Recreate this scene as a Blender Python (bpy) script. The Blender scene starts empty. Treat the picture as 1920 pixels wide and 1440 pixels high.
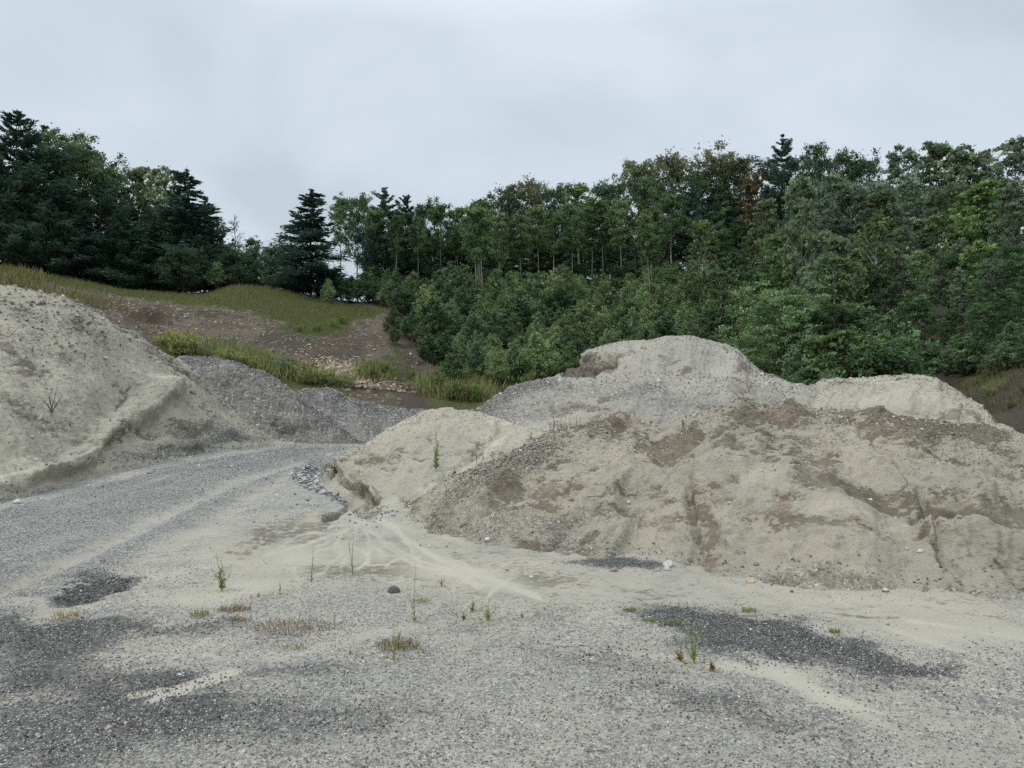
import bpy, math, random
import numpy as np
S = bpy.context.scene
COL = S.collection
R = math.radians

# ------------------------------------------------------------------ camera
CAM_H = 1.7; F = 1442.0; HZ = 770.0
PITCH = math.atan((HZ - 720.0) / F)
cam_d = bpy.data.cameras.new("camera"); cam = bpy.data.objects.new("camera", cam_d); COL.objects.link(cam)
cam_d.sensor_fit = 'HORIZONTAL'; cam_d.sensor_width = 36.0; cam_d.lens = 36.0 * F / 1920.0
cam_d.clip_start = 0.05; cam_d.clip_end = 3000
cam.location = (0, 0, CAM_H); cam.rotation_euler = (math.pi / 2 + PITCH, 0, 0)
S.camera = cam

# ------------------------------------------------------------------ sky, sun, exposure
S.view_settings.view_transform = 'Standard'; S.view_settings.look = 'None'
S.view_settings.exposure = 0.0; S.view_settings.gamma = 1.0
SUN_EL, SUN_AZ = 46.0, 240.0            # soft light through cloud, from behind the camera, a little left
W = bpy.data.worlds.new("World"); S.world = W; W.use_nodes = True
wn = W.node_tree.nodes; wl = W.node_tree.links; wn.clear()
wo = wn.new('ShaderNodeOutputWorld'); bg = wn.new('ShaderNodeBackground'); bg.inputs[1].default_value = 0.10
sky = wn.new('ShaderNodeTexSky'); sky.sky_type = 'NISHITA'; sky.sun_disc = False
sky.sun_elevation = R(SUN_EL); sky.sun_rotation = R(SUN_AZ); sky.air_density = 1.2; sky.dust_density = 3.0
tc = wn.new('ShaderNodeTexCoord'); sep = wn.new('ShaderNodeSeparateXYZ'); wl.new(tc.outputs['Generated'], sep.inputs[0])
mp = wn.new('ShaderNodeMapping'); mp.inputs['Scale'].default_value = (1, 1, 2.0); mp.inputs['Location'].default_value = (0.55, 0.2, 0.35)
wl.new(tc.outputs['Generated'], mp.inputs[0])
nz = wn.new('ShaderNodeTexNoise'); nz.inputs['Scale'].default_value = 2.3; nz.inputs['Detail'].default_value = 5; nz.inputs['Roughness'].default_value = 0.45
nz.inputs['Distortion'].default_value = 0.3
wl.new(mp.outputs[0], nz.inputs['Vector'])
cr = wn.new('ShaderNodeValToRGB'); e = cr.color_ramp.elements
e[0].position = 0.41; e[0].color = (5.75, 6.65, 7.35, 1)
e[1].position = 0.64; e[1].color = (7.35, 8.15, 9.05, 1)
wl.new(nz.outputs['Fac'], cr.inputs[0])
# the cloud deck is brighter overhead than near the horizon
mr = wn.new('ShaderNodeMapRange'); mr.inputs['From Min'].default_value = 0.45; mr.inputs['From Max'].default_value = 1.0
mr.inputs['To Min'].default_value = 1.0; mr.inputs['To Max'].default_value = 2.8; wl.new(sep.outputs['Z'], mr.inputs['Value'])
mul = wn.new('ShaderNodeVectorMath'); mul.operation = 'SCALE'
wl.new(cr.outputs[0], mul.inputs[0]); wl.new(mr.outputs[0], mul.inputs['Scale'])
mx = wn.new('ShaderNodeMix'); mx.data_type = 'RGBA'; mx.inputs[0].default_value = 0.93
wl.new(sky.outputs[0], mx.inputs[6]); wl.new(mul.outputs[0], mx.inputs[7])
wl.new(mx.outputs[2], bg.inputs[0]); wl.new(bg.outputs[0], wo.inputs[0])
sd = bpy.data.lights.new("sun", 'SUN'); sd.energy = 1.5; sd.angle = R(12); sd.color = (1, 0.96, 0.9)
so = bpy.data.objects.new("sun", sd); COL.objects.link(so)
so.rotation_euler = (R(90 - SUN_EL), 0, R(180 - SUN_AZ))
S.cycles.max_bounces = 4; S.cycles.diffuse_bounces = 3; S.cycles.glossy_bounces = 1; S.cycles.transmission_bounces = 2
S.cycles.transparent_max_bounces = 4; S.cycles.use_denoising = False

# ------------------------------------------------------------------ small helpers
cP, sP = math.cos(PITCH), math.sin(PITCH)
def at(px, py, Y):
    """world point seen at photograph pixel (px, py) at forward distance Y"""
    x = (px - 960.0) / F; y = (720.0 - py) / F
    dy = cP - y * sP; dz = sP + y * cP
    k = Y / dy
    return np.array([x * k, Y, CAM_H + dz * k])
def smooth(a, b, x):
    t = np.clip((np.asarray(x, float) - a) / (b - a), 0, 1); return t * t * (3 - 2 * t)
def gz(Y):
    return 0.35 * smooth(12, 30, Y) - 0.13 * np.maximum(np.asarray(Y, float) - 31, 0) * smooth(31, 34, Y)
def gz2(Y):
    return np.maximum(gz(Y), -1.6)
def gnd(px, py):
    Y = 10.0
    for _ in range(40):
        p = at(px, py, 1.0); s = p[2] - CAM_H
        Y = 0.5 * Y + 0.5 * min(33.0, (float(gz2(Y)) - CAM_H) / min(s, -1e-3))
    return at(px, py, Y)
def project(P):
    d = P - np.array([0, 0, CAM_H])
    f = d[:, 1] * cP + d[:, 2] * sP; u = -d[:, 1] * sP + d[:, 2] * cP
    f = np.where(f < 0.1, 0.1, f)
    return 960 + F * d[:, 0] / f, 720 - F * u / f

def _hash(ix, iy, iz, seed):
    h = (ix.astype(np.uint32) * np.uint32(374761393) + iy.astype(np.uint32) * np.uint32(668265263)
         + iz.astype(np.uint32) * np.uint32(2147483647) + np.uint32(seed * 974634777 & 0xffffffff))
    h = (h ^ (h >> np.uint32(13))) * np.uint32(1274126177)
    h = h ^ (h >> np.uint32(16)); h = h * np.uint32(2246822519); h = h ^ (h >> np.uint32(15))
    return (h & np.uint32(0xffffff)).astype(np.float32) / np.float32(0xffffff)
def vnoise(P, seed=0):
    P = np.asarray(P, np.float32); i = np.floor(P).astype(np.int64); f = P - i; f = f * f * f * (f * (f * 6 - 15) + 10)
    r = 0
    for dx in (0, 1):
        wx = f[:, 0] if dx else 1 - f[:, 0]
        for dy in (0, 1):
            wy = f[:, 1] if dy else 1 - f[:, 1]
            for dz in (0, 1):
                wz = f[:, 2] if dz else 1 - f[:, 2]
                r = r + wx * wy * wz * _hash(i[:, 0] + dx, i[:, 1] + dy, i[:, 2] + dz, seed)
    return r
def fbm(P, scale=1.0, oct=4, seed=0, rough=0.5):
    P = np.asarray(P, np.float32) * scale
    v = 0; a = 1.0; t = 0
    for o in range(oct):
        v = v + a * (vnoise(P + 17.3 * o, seed + o) - 0.5); t += a; a *= rough; P = P * 2.03
    return v / t * 2      # about -1..1
def blobs(px, py, L):
    v = np.zeros(len(px), np.float32)
    for b in L:
        cx, cy, rx, ry = b[:4]; a = R(b[4]) if len(b) > 4 else 0; amp = b[5] if len(b) > 5 else 1.0
        dx = px - cx; dy = py - cy
        u = (dx * math.cos(a) + dy * math.sin(a)) / rx; w = (-dx * math.sin(a) + dy * math.cos(a)) / ry
        q = u * u + w * w
        v += amp * np.where(q < 6, np.exp(-q * q * 0.7), 0)
    return v
def poly_dist(px, py, pts, reach):
    """distance in photograph pixels (vertical distances count k times) to a polyline, plus position along it"""
    best = np.full(len(px), 1e9, np.float32); 
    for (a, b) in zip(pts[:-1], pts[1:]):
        m = (px > min(a[0], b[0]) - reach) & (px < max(a[0], b[0]) + reach) & (py > min(a[1], b[1]) - reach) & (py < max(a[1], b[1]) + reach)
        if not m.any(): continue
        x = px[m]; y = py[m]; dx = b[0] - a[0]; dy = b[1] - a[1]
        t = np.clip(((x - a[0]) * dx + (y - a[1]) * dy) / (dx * dx + dy * dy + 1e-9), 0, 1)
        d = np.hypot(x - a[0] - t * dx, y - a[1] - t * dy)
        best[m] = np.minimum(best[m], d)
    return best

def mesh_np(name, V, Fq, mat=None, parent=None, smooth_=True, col=None, attrs=None, link=True):
    me = bpy.data.meshes.new(name); V = np.asarray(V, np.float32); Fq = np.asarray(Fq, np.int32)
    k = Fq.shape[1]; n = len(Fq)
    me.vertices.add(len(V)); me.vertices.foreach_set('co', V.ravel())
    me.loops.add(n * k); me.loops.foreach_set('vertex_index', Fq.ravel())
    me.polygons.add(n); me.polygons.foreach_set('loop_start', np.arange(0, n * k, k, dtype=np.int32))
    me.polygons.foreach_set('loop_total', np.full(n, k, np.int32))
    me.polygons.foreach_set('use_smooth', np.full(n, smooth_, bool))
    me.update(calc_edges=True)
    for an, av in (attrs or {}).items():
        at_ = me.attributes.new(an, 'FLOAT_COLOR', 'POINT'); c = np.ones((len(V), 4), np.float32); c[:, :av.shape[1]] = av
        at_.data.foreach_set('color', c.ravel())
    if col is not None:
        at_ = me.attributes.new('col', 'FLOAT_COLOR', 'POINT'); c = np.ones((len(V), 4), np.float32); c[:, :3] = col
        at_.data.foreach_set('color', c.ravel())
    if mat: me.materials.append(mat)
    o = bpy.data.objects.new(name, me)
    if link: COL.objects.link(o)
    if parent: o.parent = parent
    return o
def grid_faces(nu, nv):
    i = np.arange(nu * nv).reshape(nv, nu)
    return np.stack([i[:-1, :-1], i[:-1, 1:], i[1:, 1:], i[1:, :-1]], -1).reshape(-1, 4)
def tag(o, label=None, cat=None, group=None, kind=None):
    if label: o['label'] = label
    if cat: o['category'] = cat
    if group: o['group'] = group
    if kind: o['kind'] = kind
    return o

# ------------------------------------------------------------------ materials
class NT:
    def __init__(s, name, rough=0.9):
        s.m = bpy.data.materials.new(name); s.m.use_nodes = True; s.t = s.m.node_tree; s.b = s.t.nodes['Principled BSDF']
        s.b.inputs['Roughness'].default_value = rough; s.b.inputs['Specular IOR Level'].default_value = 0.08
    def n(s, kind, **kw):
        x = s.t.nodes.new('ShaderNode' + kind)
        for k, v in kw.items():
            if k[0] == 'i' and k[1:].isdigit(): x.inputs[int(k[1:])].default_value = v
            elif k in x.inputs.keys(): x.inputs[k].default_value = v
            else: setattr(x, k, v)
        return x
    def l(s, a, b): s.t.links.new(a, b)
    def noise(s, vec, scale, detail=5, rough=0.55):
        x = s.n('TexNoise'); x.inputs['Scale'].default_value = scale; x.inputs['Detail'].default_value = detail; x.inputs['Roughness'].default_value = rough
        s.l(vec, x.inputs['Vector']); return x.outputs['Fac']
    def math(s, op, a, b=None, c=None):
        x = s.n('Math', operation=op)
        for i, v in enumerate((a, b, c)):
            if v is None: continue
            if isinstance(v, (int, float)): x.inputs[i].default_value = v
            else: s.l(v, x.inputs[i])
        return x.outputs[0]
    def rng(s, v, a, b, c=0.0, d=1.0, st=True):
        x = s.n('MapRange'); x.interpolation_type = 'SMOOTHSTEP' if st else 'LINEAR'
        for i, q in zip((1, 2, 3, 4), (a, b, c, d)): x.inputs[i].default_value = q
        s.l(v, x.inputs[0]); return x.outputs[0]
    def mix(s, f, a, b, mode='MIX'):
        x = s.n('Mix', data_type='RGBA', blend_type=mode)
        for i, v in ((0, f), (6, a), (7, b)):
            if isinstance(v, (int, float)): x.inputs[i].default_value = v
            elif isinstance(v, tuple): x.inputs[i].default_value = v if len(v) == 4 else v + (1,)
            else: s.l(v, x.inputs[i])
        return x.outputs[2]
    def ramp(s, f, stops, const=False):
        x = s.n('ValToRGB'); el = x.color_ramp.elements
        if const: x.color_ramp.interpolation = 'CONSTANT'
        while len(el) < len(stops): el.new(0.5)
        for e_, (p, c) in zip(el, stops): e_.position = p; e_.color = c + (1,)
        s.l(f, x.inputs[0]); return x.outputs[0]
    def bump(s, h, strength, dist):
        x = s.n('Bump'); x.inputs['Strength'].default_value = strength; x.inputs['Distance'].default_value = dist
        s.l(h, x.inputs['Height']); s.l(x.outputs[0], s.b.inputs['Normal'])

def earth(name, pale, damp, grit, dark, cell=70.0, bumpd=0.02, far=1.0, stops=None, cover=None):
    """sand / gravel soil. mask.r = damp soil, on piles also painted dent shade, mask.g = gravel cover, mask.b = dark gravel, mask2.r = pale silt, mask2.g = reddish, mask2.b = plants"""
    t = NT(name, 0.95); tcn = t.n('TexCoord').outputs['Object']
    am = t.n('Attribute', attribute_name='mask'); sm = t.n('SeparateColor'); t.l(am.outputs['Color'], sm.inputs[0])
    a2 = t.n('Attribute', attribute_name='mask2'); s2 = t.n('SeparateColor'); t.l(a2.outputs['Color'], s2.inputs[0])
    mpn = t.n('Mapping'); mpn.inputs['Scale'].default_value = (1, 1, 2.4); t.l(tcn, mpn.inputs[0]); stz = mpn.outputs[0]
    n0 = t.noise(tcn, 0.45 / far, 4); n1 = t.noise(stz, 2.2 / far, 7, 0.66); n2 = t.noise(stz, 11 / far, 7, 0.68); n3 = t.noise(tcn, 75 / far, 5, 0.7)
    vo = t.n('TexVoronoi'); vo.inputs['Scale'].default_value = cell; t.l(tcn, vo.inputs['Vector'])
    sc = t.n('SeparateColor'); t.l(vo.outputs['Color'], sc.inputs[0]); cellr = sc.outputs[0]
    nn = t.math('ADD', t.math('MULTIPLY', t.math('SUBTRACT', n2, 0.5), 1.1), t.math('MULTIPLY', t.math('SUBTRACT', n1, 0.5), 0.5))
    def msk(o, a, b, k=1.0): return t.rng(t.math('MULTIPLY_ADD', nn, k, o), a, b)
    dampf = msk(sm.outputs[0], 0.28, 0.74, 2.0)
    c = t.mix(dampf, pale, damp)
    # mottling of the dry crust; dark speckle also stands in for weak relief shade
    c = t.mix(t.rng(n1, 0.46, 0.66, 0.0, 0.55), c, tuple(x * 0.74 for x in pale))
    c = t.mix(t.rng(n2, 0.54, 0.70, 0.0, 0.55), c, tuple(x * 1.05 for x in damp))
    c = t.mix(t.rng(n3, 0.52, 0.70, 0.0, 0.5), c, tuple(x * 0.62 for x in damp))
    c = t.mix(t.rng(n3, 0.22, 0.42, 0.25, 0.0), c, tuple(min(1, x * 1.25) for x in pale))
    c = t.mix(t.math('MULTIPLY', t.rng(t.math('MULTIPLY_ADD', nn, 0.6, s2.outputs[1]), 0.3, 0.8), 0.6), c, (0.27, 0.19, 0.14))
    grv = t.ramp(cellr, stops or [(0.0, tuple(x * 0.42 for x in grit)), (0.35, tuple(x * 0.8 for x in grit)), (0.7, grit), (0.93, tuple(x * 1.5 for x in grit)), (1.0, (0.62, 0.6, 0.55))])
    grv = t.mix(t.rng(n3, 0.35, 0.7, 0.0, 0.35), grv, tuple(x * 0.5 for x in grit))
    drk = t.ramp(cellr, [(0.0, tuple(x * 0.5 for x in dark)), (0.6, dark), (0.93, tuple(x * 1.5 for x in dark)), (0.985, tuple(x * 2.2 for x in dark)), (1.0, (0.6, 0.6, 0.6))])
    # gravel shows grain by grain where the sand cover thins out
    grain = t.math('MULTIPLY_ADD', t.math('SUBTRACT', cellr, 0.5), 0.5, sm.outputs[1])
    gf = t.rng(t.math('MULTIPLY_ADD', nn, 0.55, grain), 0.38, 0.62)
    c = t.mix(gf, c, grv)
    c = t.mix(t.rng(t.math('MULTIPLY_ADD', nn, 0.8, t.math('MULTIPLY_ADD', t.math('SUBTRACT', cellr, 0.5), 0.35, sm.outputs[2])), 0.18, 0.78), c, drk)
    c = t.mix(t.rng(t.math('MULTIPLY_ADD', nn, 0.7, s2.outputs[0]), 0.3, 0.8, 0.0, 0.95), c, tuple(min(1, x * 1.16) for x in pale))
    if cover: c = t.mix(t.rng(t.math('MULTIPLY_ADD', nn, 0.9, s2.outputs[2]), 0.3, 0.7), c, t.mix(t.rng(n2, 0.35, 0.65), cover[0], cover[1]))
    c = t.mix(1.0, c, t.ramp(n0, [(0.3, (0.86, 0.87, 0.88)), (0.7, (1.08, 1.06, 1.04))]), 'MULTIPLY')
    t.l(c, t.b.inputs['Base Color'])
    h = t.math('ADD', t.math('MULTIPLY', n2, 1.0), t.math('MULTIPLY', n3, 0.45))
    h = t.math('ADD', h, t.math('MULTIPLY', t.math('SUBTRACT', 1.0, vo.outputs['Distance']), t.math('MULTIPLY', gf, 0.35)))
    t.bump(h, 0.8, bumpd)
    return t.m
# ------------------------------------------------------------------ terrain patches (lofted from rows of profile points)
def pchip(x, y, xi):
    """monotone cubic along axis 0; y (n, ...)"""
    h = np.diff(x); d = np.diff(y, axis=0) / h.reshape((-1,) + (1,) * (y.ndim - 1))
    m = np.zeros_like(y)
    s = (d[:-1] * d[1:]) > 0
    hm = np.where(s, 2 * d[:-1] * d[1:] / np.where(s, d[:-1] + d[1:], 1), 0)
    m[1:-1] = hm; m[0] = d[0]; m[-1] = d[-1]
    k = np.clip(np.searchsorted(x, xi, side='right') - 1, 0, len(x) - 2)
    t = ((xi - x[k]) / h[k]).reshape((-1,) + (1,) * (y.ndim - 1)); hk = h[k].reshape(t.shape)
    return ((2*t**3 - 3*t**2 + 1) * y[k] + (t**3 - 2*t**2 + t) * hk * m[k] + (-2*t**3 + 3*t**2) * y[k+1] + (t**3 - t**2) * hk * m[k+1])
def loft(ctrl, nu, vseg, upos=None):
    """ctrl rows x cols x 3 -> (nv, nu, 3); vseg = segments per row gap"""
    C = np.asarray(ctrl, float); r, c, _ = C.shape
    if upos is None:
        d = np.linalg.norm(np.diff(C[r // 2], axis=0), axis=1) + 1e-3; upos = np.concatenate([[0], np.cumsum(d)])
    ui = np.linspace(upos[0], upos[-1], nu)
    Cu = pchip(upos, C.transpose(1, 0, 2), ui).transpose(1, 0, 2)
    vs = np.concatenate([[i + k / n for k in range(n)] for i, n in enumerate(vseg)] + [[r - 1]])
    return pchip(np.arange(r, dtype=float), Cu, vs), vs, ui
def normals(G):
    du = np.gradient(G, axis=1); dv = np.gradient(G, axis=0)
    n = np.cross(du, dv); return n / (np.linalg.norm(n, axis=2, keepdims=True) + 1e-9)

class Patch: pass
def pile(name, st, mat, nu, nf, seed, damp=(), grav=(), drk=(), pale=(), red=(), cuts=(), bumps=(), back=1.0, profile=0.0, amp=1.0,
         dampbase=-0.05, gravbase=0.0, flow=0.03, crestw=0.6, label='', cat='sand pile', backdrop=30.0, fine=1.0, front=None, sharp=0.0, spur=1.0, shear=0.0):
    """st: stations (px_base, py_base, Y_base or None, px_crest, py_crest, Y_crest)"""
    rows = [[], [], [], [], [], [], [], []]
    for (bx, by, bY, cx, cy, cY) in st:
        B = gnd(bx, by) if bY is None else at(bx, by, bY)
        C_ = at(cx, cy, cY)
        out = B - C_; out[2] = 0; L = np.linalg.norm(out) + 1e-6; o = out / L
        hgt = max(C_[2] - B[2], 0.05)
        rows[0].append(B + o * 0.8 - np.array([0, 0, 0.30]) )
        rows[1].append(B - np.array([0, 0, 0.03]))
        for k, t in ((2, 0.36), (3, 0.72)):
            P = B * (1 - t) + C_ * t; P = P + np.array([0, 0, profile * hgt * math.sin(math.pi * t)])
            rows[k].append(P)
        rows[4].append(C_)
        w = crestw * min(1.0, hgt)
        rows[5].append(C_ - o * w - np.array([0, 0, 0.10 * w + 0.03]))
        rows[6].append(C_ - o * (w + 0.8 * hgt * back) - np.array([0, 0, 0.45 * hgt]))
        rows[7].append(C_ - o * (w + 2.0 * hgt * back + 0.5) - np.array([0, 0, 1.15 * hgt + 0.4]))
    vseg = [6, int(nf * .36), int(nf * .36), int(nf * .28), 12, 12, 10]
    G, vs, ui = loft(rows, nu, vseg)
    nv = G.shape[0]; N = normals(G).reshape(-1, 3); P = G.reshape(-1, 3).copy()
    VV = np.repeat(vs, nu); UU = np.tile(ui, nv)
    px, py = project(P)
    dist = np.maximum(P[:, 1], 5)
    rpx, rpy = px, py
    px = px + 620 / dist * (.6 * fbm(P, .8, 4, seed + 7, .6) + .4 * fbm(P, 3.5, 3, seed + 8, .6)); py = py + 260 / dist * (.6 * fbm(P, .8, 4, seed + 5, .6) + .4 * fbm(P, 3.5, 3, seed + 6, .6))
    frontw = smooth(0.9, 1.5, VV) * 1.0
    crest = 1 - 0.75 * np.exp(-((VV - 4) / 0.35) ** 2)
    d = 0.15 * amp * fbm(P, 0.5, 3, seed) * crest + 0.045 * amp * fbm(P, 1.6, 4, seed + 9, .55) * crest + 0.026 * amp * fbm(P, 4.0, 4, seed + 20, 0.6)
    # spurs and runnels down the slope: sharp crests between planar chutes
    hs_ = np.interp(VV, [1, 4], [0, 1])
    wp = .45 * fbm(P, .5, 3, seed + 31)
    r1 = 1 - 2 * np.abs(fbm(np.stack([(UU + shear * hs_) * .55 + wp, hs_ * .75 + seed, UU * 0], 1), 1.0, 2, seed + 33))
    r2 = 1 - 2 * np.abs(fbm(np.stack([(UU + shear * hs_) * 1.7 + 2 * wp, hs_ * 1.3 + seed, UU * 0 + 3], 1), 1.0, 3, seed + 35, .6))
    d += amp * spur * (0.17 * (r1 - .5) + 0.055 * (r2 - .5)) * crest
    # runs of sliding sand down the face
    hs = np.interp(VV, [1, 4], [0, 1])
    Q = np.stack([(UU + shear * hs) * 1.0, hs * 1.2 + seed, UU * 0 + seed], 1)
    fl = fbm(Q * np.array([1.8, 1, 1]), 1.0, 4, seed + 40, 0.6)
    d += flow * fl * crest
    UU0 = UU; UU = UU + shear * hs
    fl2 = fbm(np.stack([UU * 3.5 + 5 * fbm(P, .6, 4, seed + 45), hs * 3.0 + seed, UU * 0 + seed + 5], 1), 1.0, 4, seed + 47, .6)
    d += (.018 + .08 * flow) * fl2 * crest * smooth(1.2, 2.0, VV)
    # shallow slumps: patches where the dry crust has slid off and damp soil shows
    Qs = P * np.array([0.8, 0.8, 1.9])
    slump = fbm(Qs, 1.1 * fine, 6, seed + 60, 0.62) * 1.0 + 0.40 * fbm(P * np.array([1, 1, 2.2]), 5.0 * fine, 4, seed + 66, .65) + dampbase
    dm = blobs(px, py, damp)
    slv = slump + 0.36 * dm
    sl = smooth(0.02, 0.50, slv + .22 * fl)
    d -= 0.028 * amp * smooth(.17, .25, slv) * crest
    # little clods and dents
    cl = fbm(P, 9.0, 2, seed + 80); d += 0.035 * np.clip(cl - 0.2, 0, 1) * 2 * amp
    d -= 0.045 * np.clip(fbm(P, 4.2, 2, seed + 82) - 0.4, 0, 1) * 2 * amp
    for (pts, w, dep) in cuts:
        q = poly_dist(rpx + 9 * fbm(P, 2.5, 3, seed + 90), rpy + 7 * fbm(P, 2.5, 3, seed + 91), pts, w * 4)
        d -= dep * np.exp(-(q / w) ** 2) * (VV < 4.3)
    for (cx, cy, rx, ry, a, h_) in bumps:
        d += h_ * np.where(VV < 4.2, blobs(px, py, [(cx, cy, rx, ry, a, 1.0)]), 0)
    P += N * (d * smooth(0.6, 1.4, VV) )[:, None]
    # masks
    m = np.zeros((len(P), 3), np.float32); m2 = np.zeros((len(P), 3), np.float32)
    dents = np.clip(fbm(P, 4.2, 2, seed + 82) - .3, 0, 1) + .8 * np.clip(fbm(P * np.array([1, 1, 1.6]), 2.4, 5, seed + 84, .7) - .12, 0, 1)  # hollows darkened in colour: painted shade along with damp soil
    m[:, 0] = np.clip(sl * 0.78 + 0.10 * np.clip(dm, 0, 1) + .55 * dents, 0, 1)
    m[:, 1] = np.clip(gravbase + 0.25 * fbm(P, 1.3, 4, seed + 100) + blobs(px, py, grav), -0.5, 1.2)
    m[:, 2] = np.clip(blobs(px, py, drk), 0, 1)
    m[:, 1] += .25 * smooth(1.5, 1.05, VV) * (cat == 'sand pile')
    m2[:, 0] = np.clip(blobs(px, py, pale) + .4 * np.clip(fl2, 0, 1) * smooth(1.2, 2, VV) + .25 * smooth(1.45, 1.05, VV) + 0.5 * np.clip(fbm(Qs, 0.8, 3, seed + 110) - 0.2, 0, 1), 0, 1)
    m2[:, 1] = np.clip(blobs(px, py, red) + 0.55 * np.clip(fbm(P * np.array([1, 1, 3]), 1.1, 3, seed + 120) - 0.35, 0, 1) * 2, 0, 1)
    o = mesh_np(name, P, grid_faces(nu, nv), mat, attrs={'mask': m, 'mask2': m2})
    tag(o, label, cat)
    p = Patch(); p.o = o; p.P = P; p.N = normals(P.reshape(nv, nu, 3)).reshape(-1, 3); p.px, p.py = project(P); p.V = VV; p.m = m; p.vis = (VV > 0.9) & (VV < 4.25)
    return p

def on(p, px, py):
    """point of a patch seen at a photograph pixel"""
    d = (p.px - px) ** 2 + (p.py - py) ** 2 + np.where(p.vis, 0, 1e6)
    i = np.argmin(d); return p.P[i].copy()

GS = [(0.0, (.055, .054, .052)), (.22, (.115, .113, .108)), (.5, (.195, .190, .178)), (.72, (.30, .292, .268)), (.9, (.42, .405, .36)), (1.0, (.52, .50, .44))]
M_ground = earth('gravel_yard', (0.362, 0.335, 0.275), (0.165, 0.148, 0.120), (0.24, 0.235, 0.225), (0.100, 0.098, 0.094), cell=52, bumpd=0.02, stops=GS)
M_sand = earth('pit_sand', (0.370, 0.335, 0.266), (0.165, 0.137, 0.102), (0.21, 0.195, 0.165), (0.11, 0.10, 0.09), cell=38, bumpd=0.05)
M_sandL = earth('pale_pit_sand', (0.405, 0.371, 0.298), (0.175, 0.152, 0.118), (0.21, 0.20, 0.175), (0.12, 0.11, 0.10), cell=22, bumpd=0.07, far=1.4)
M_greysand = earth('grey_gritty_sand', (0.365, 0.342, 0.292), (0.160, 0.140, 0.115), (0.235, 0.225, 0.205), (0.12, 0.11, 0.105), cell=16, bumpd=0.09, far=1.8)
M_cream = earth('cream_sand', (0.395, 0.362, 0.292), (0.230, 0.195, 0.148), (0.25, 0.23, 0.20), (0.12, 0.11, 0.10), cell=20, bumpd=0.06, far=1.5)
M_grav = earth('grey_gravel', (0.275, 0.256, 0.225), (0.165, 0.150, 0.128), (0.215, 0.206, 0.188), (0.10, 0.098, 0.095), cell=11, bumpd=0.12, far=2.0)
M_hill = earth('hillside_soil', (0.155, 0.128, 0.100), (0.082, 0.066, 0.052), (0.125, 0.105, 0.085), (0.06, 0.05, 0.045), cell=4.5, bumpd=0.2, far=3.0,
               stops=[(0, (.06, .046, .034)), (.4, (.105, .083, .06)), (.85, (.15, .122, .09)), (.96, (.24, .21, .165)), (1, (.34, .31, .26))], cover=((0.065, 0.082, 0.030), (0.115, 0.115, 0.048)))

# ------------------------------------------------------------------ ground sheet
def axis(lo, hi, mid, d0, g):
    out = [mid]; x = mid
    while x < hi: x += d0 * math.sqrt(1 + ((x - mid) * g) ** 2); out.append(x)
    up = out; out = []; x = mid
    while x > lo: x -= d0 * math.sqrt(1 + ((x - mid) * g) ** 2); out.append(x)
    return np.array(out[::-1] + up)
xs = axis(-420, 420, 0.0, 0.028, 0.22)
ys = [-60, -40, -25, -15, -9, -5, -2.5, -1, 0, 0.8, 1.4, 1.9, 2.3]; y = 2.6
while y < 46: ys.append(y); y += max(0.018, 0.0062 * y)
while y < 900: ys.append(y); y *= 1.12
ys = np.array(ys)
X, Y = np.meshgrid(xs, ys); nxg, nyg = len(xs), len(ys)
P = np.stack([X.ravel(), Y.ravel(), gz2(Y.ravel())], 1)
near = (P[:, 1] < 48) & (P[:, 1] > 2.0) & (np.abs(P[:, 0]) < P[:, 1] * 1.1 + 3)
Q = P[near]; gpx, gpy = project(Q)
wob = np.stack([fbm(Q, 1.1, 4, 301), fbm(Q, 1.1, 4, 302)], 1)
sc_ = np.clip(9.0 / Q[:, 1], 0.25, 2.4)         # pixels a ground feature wanders
wx = gpx + 26 * wob[:, 0] * sc_; wy = gpy + 9 * wob[:, 1] * sc_
z = 0.05 * fbm(Q, 0.35, 3, 310) + 0.018 * fbm(Q, 1.7, 4, 311) + 0.006 * fbm(Q, 9, 3, 312)
G_ = 0.47 + 0.22 * fbm(Q, 0.5, 4, 320) + 0.10 * fbm(Q, 3.5, 3, 321) + 0.1 * smooth(1130, 1300, gpy)
D_ = .55 * np.clip(fbm(Q * np.array([.6, 1, 1]), .9, 5, 340, .6) - .12, 0, 1) * smooth(1080, 1200, gpy); Pl = .75 * np.clip(fbm(Q * np.array([.6, 1, 1]), .8, 5, 341, .6) - .05, 0, 1) * smooth(1150, 1230, gpy); Dm = np.zeros(len(Q), np.float32); Rd = np.zeros(len(Q), np.float32)
Dm += .24 * blobs(gpx, gpy, [(760, 1045, 260, 60, 6, 1), (560, 1020, 120, 50, -10, .7), (950, 1090, 150, 35, 5, .6)]) + .8 * np.clip(fbm(Q * np.array([.5, 1.4, 1]), 1.3, 5, 343, .65), 0, 1) * smooth(1000, 1060, gpy)
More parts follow.
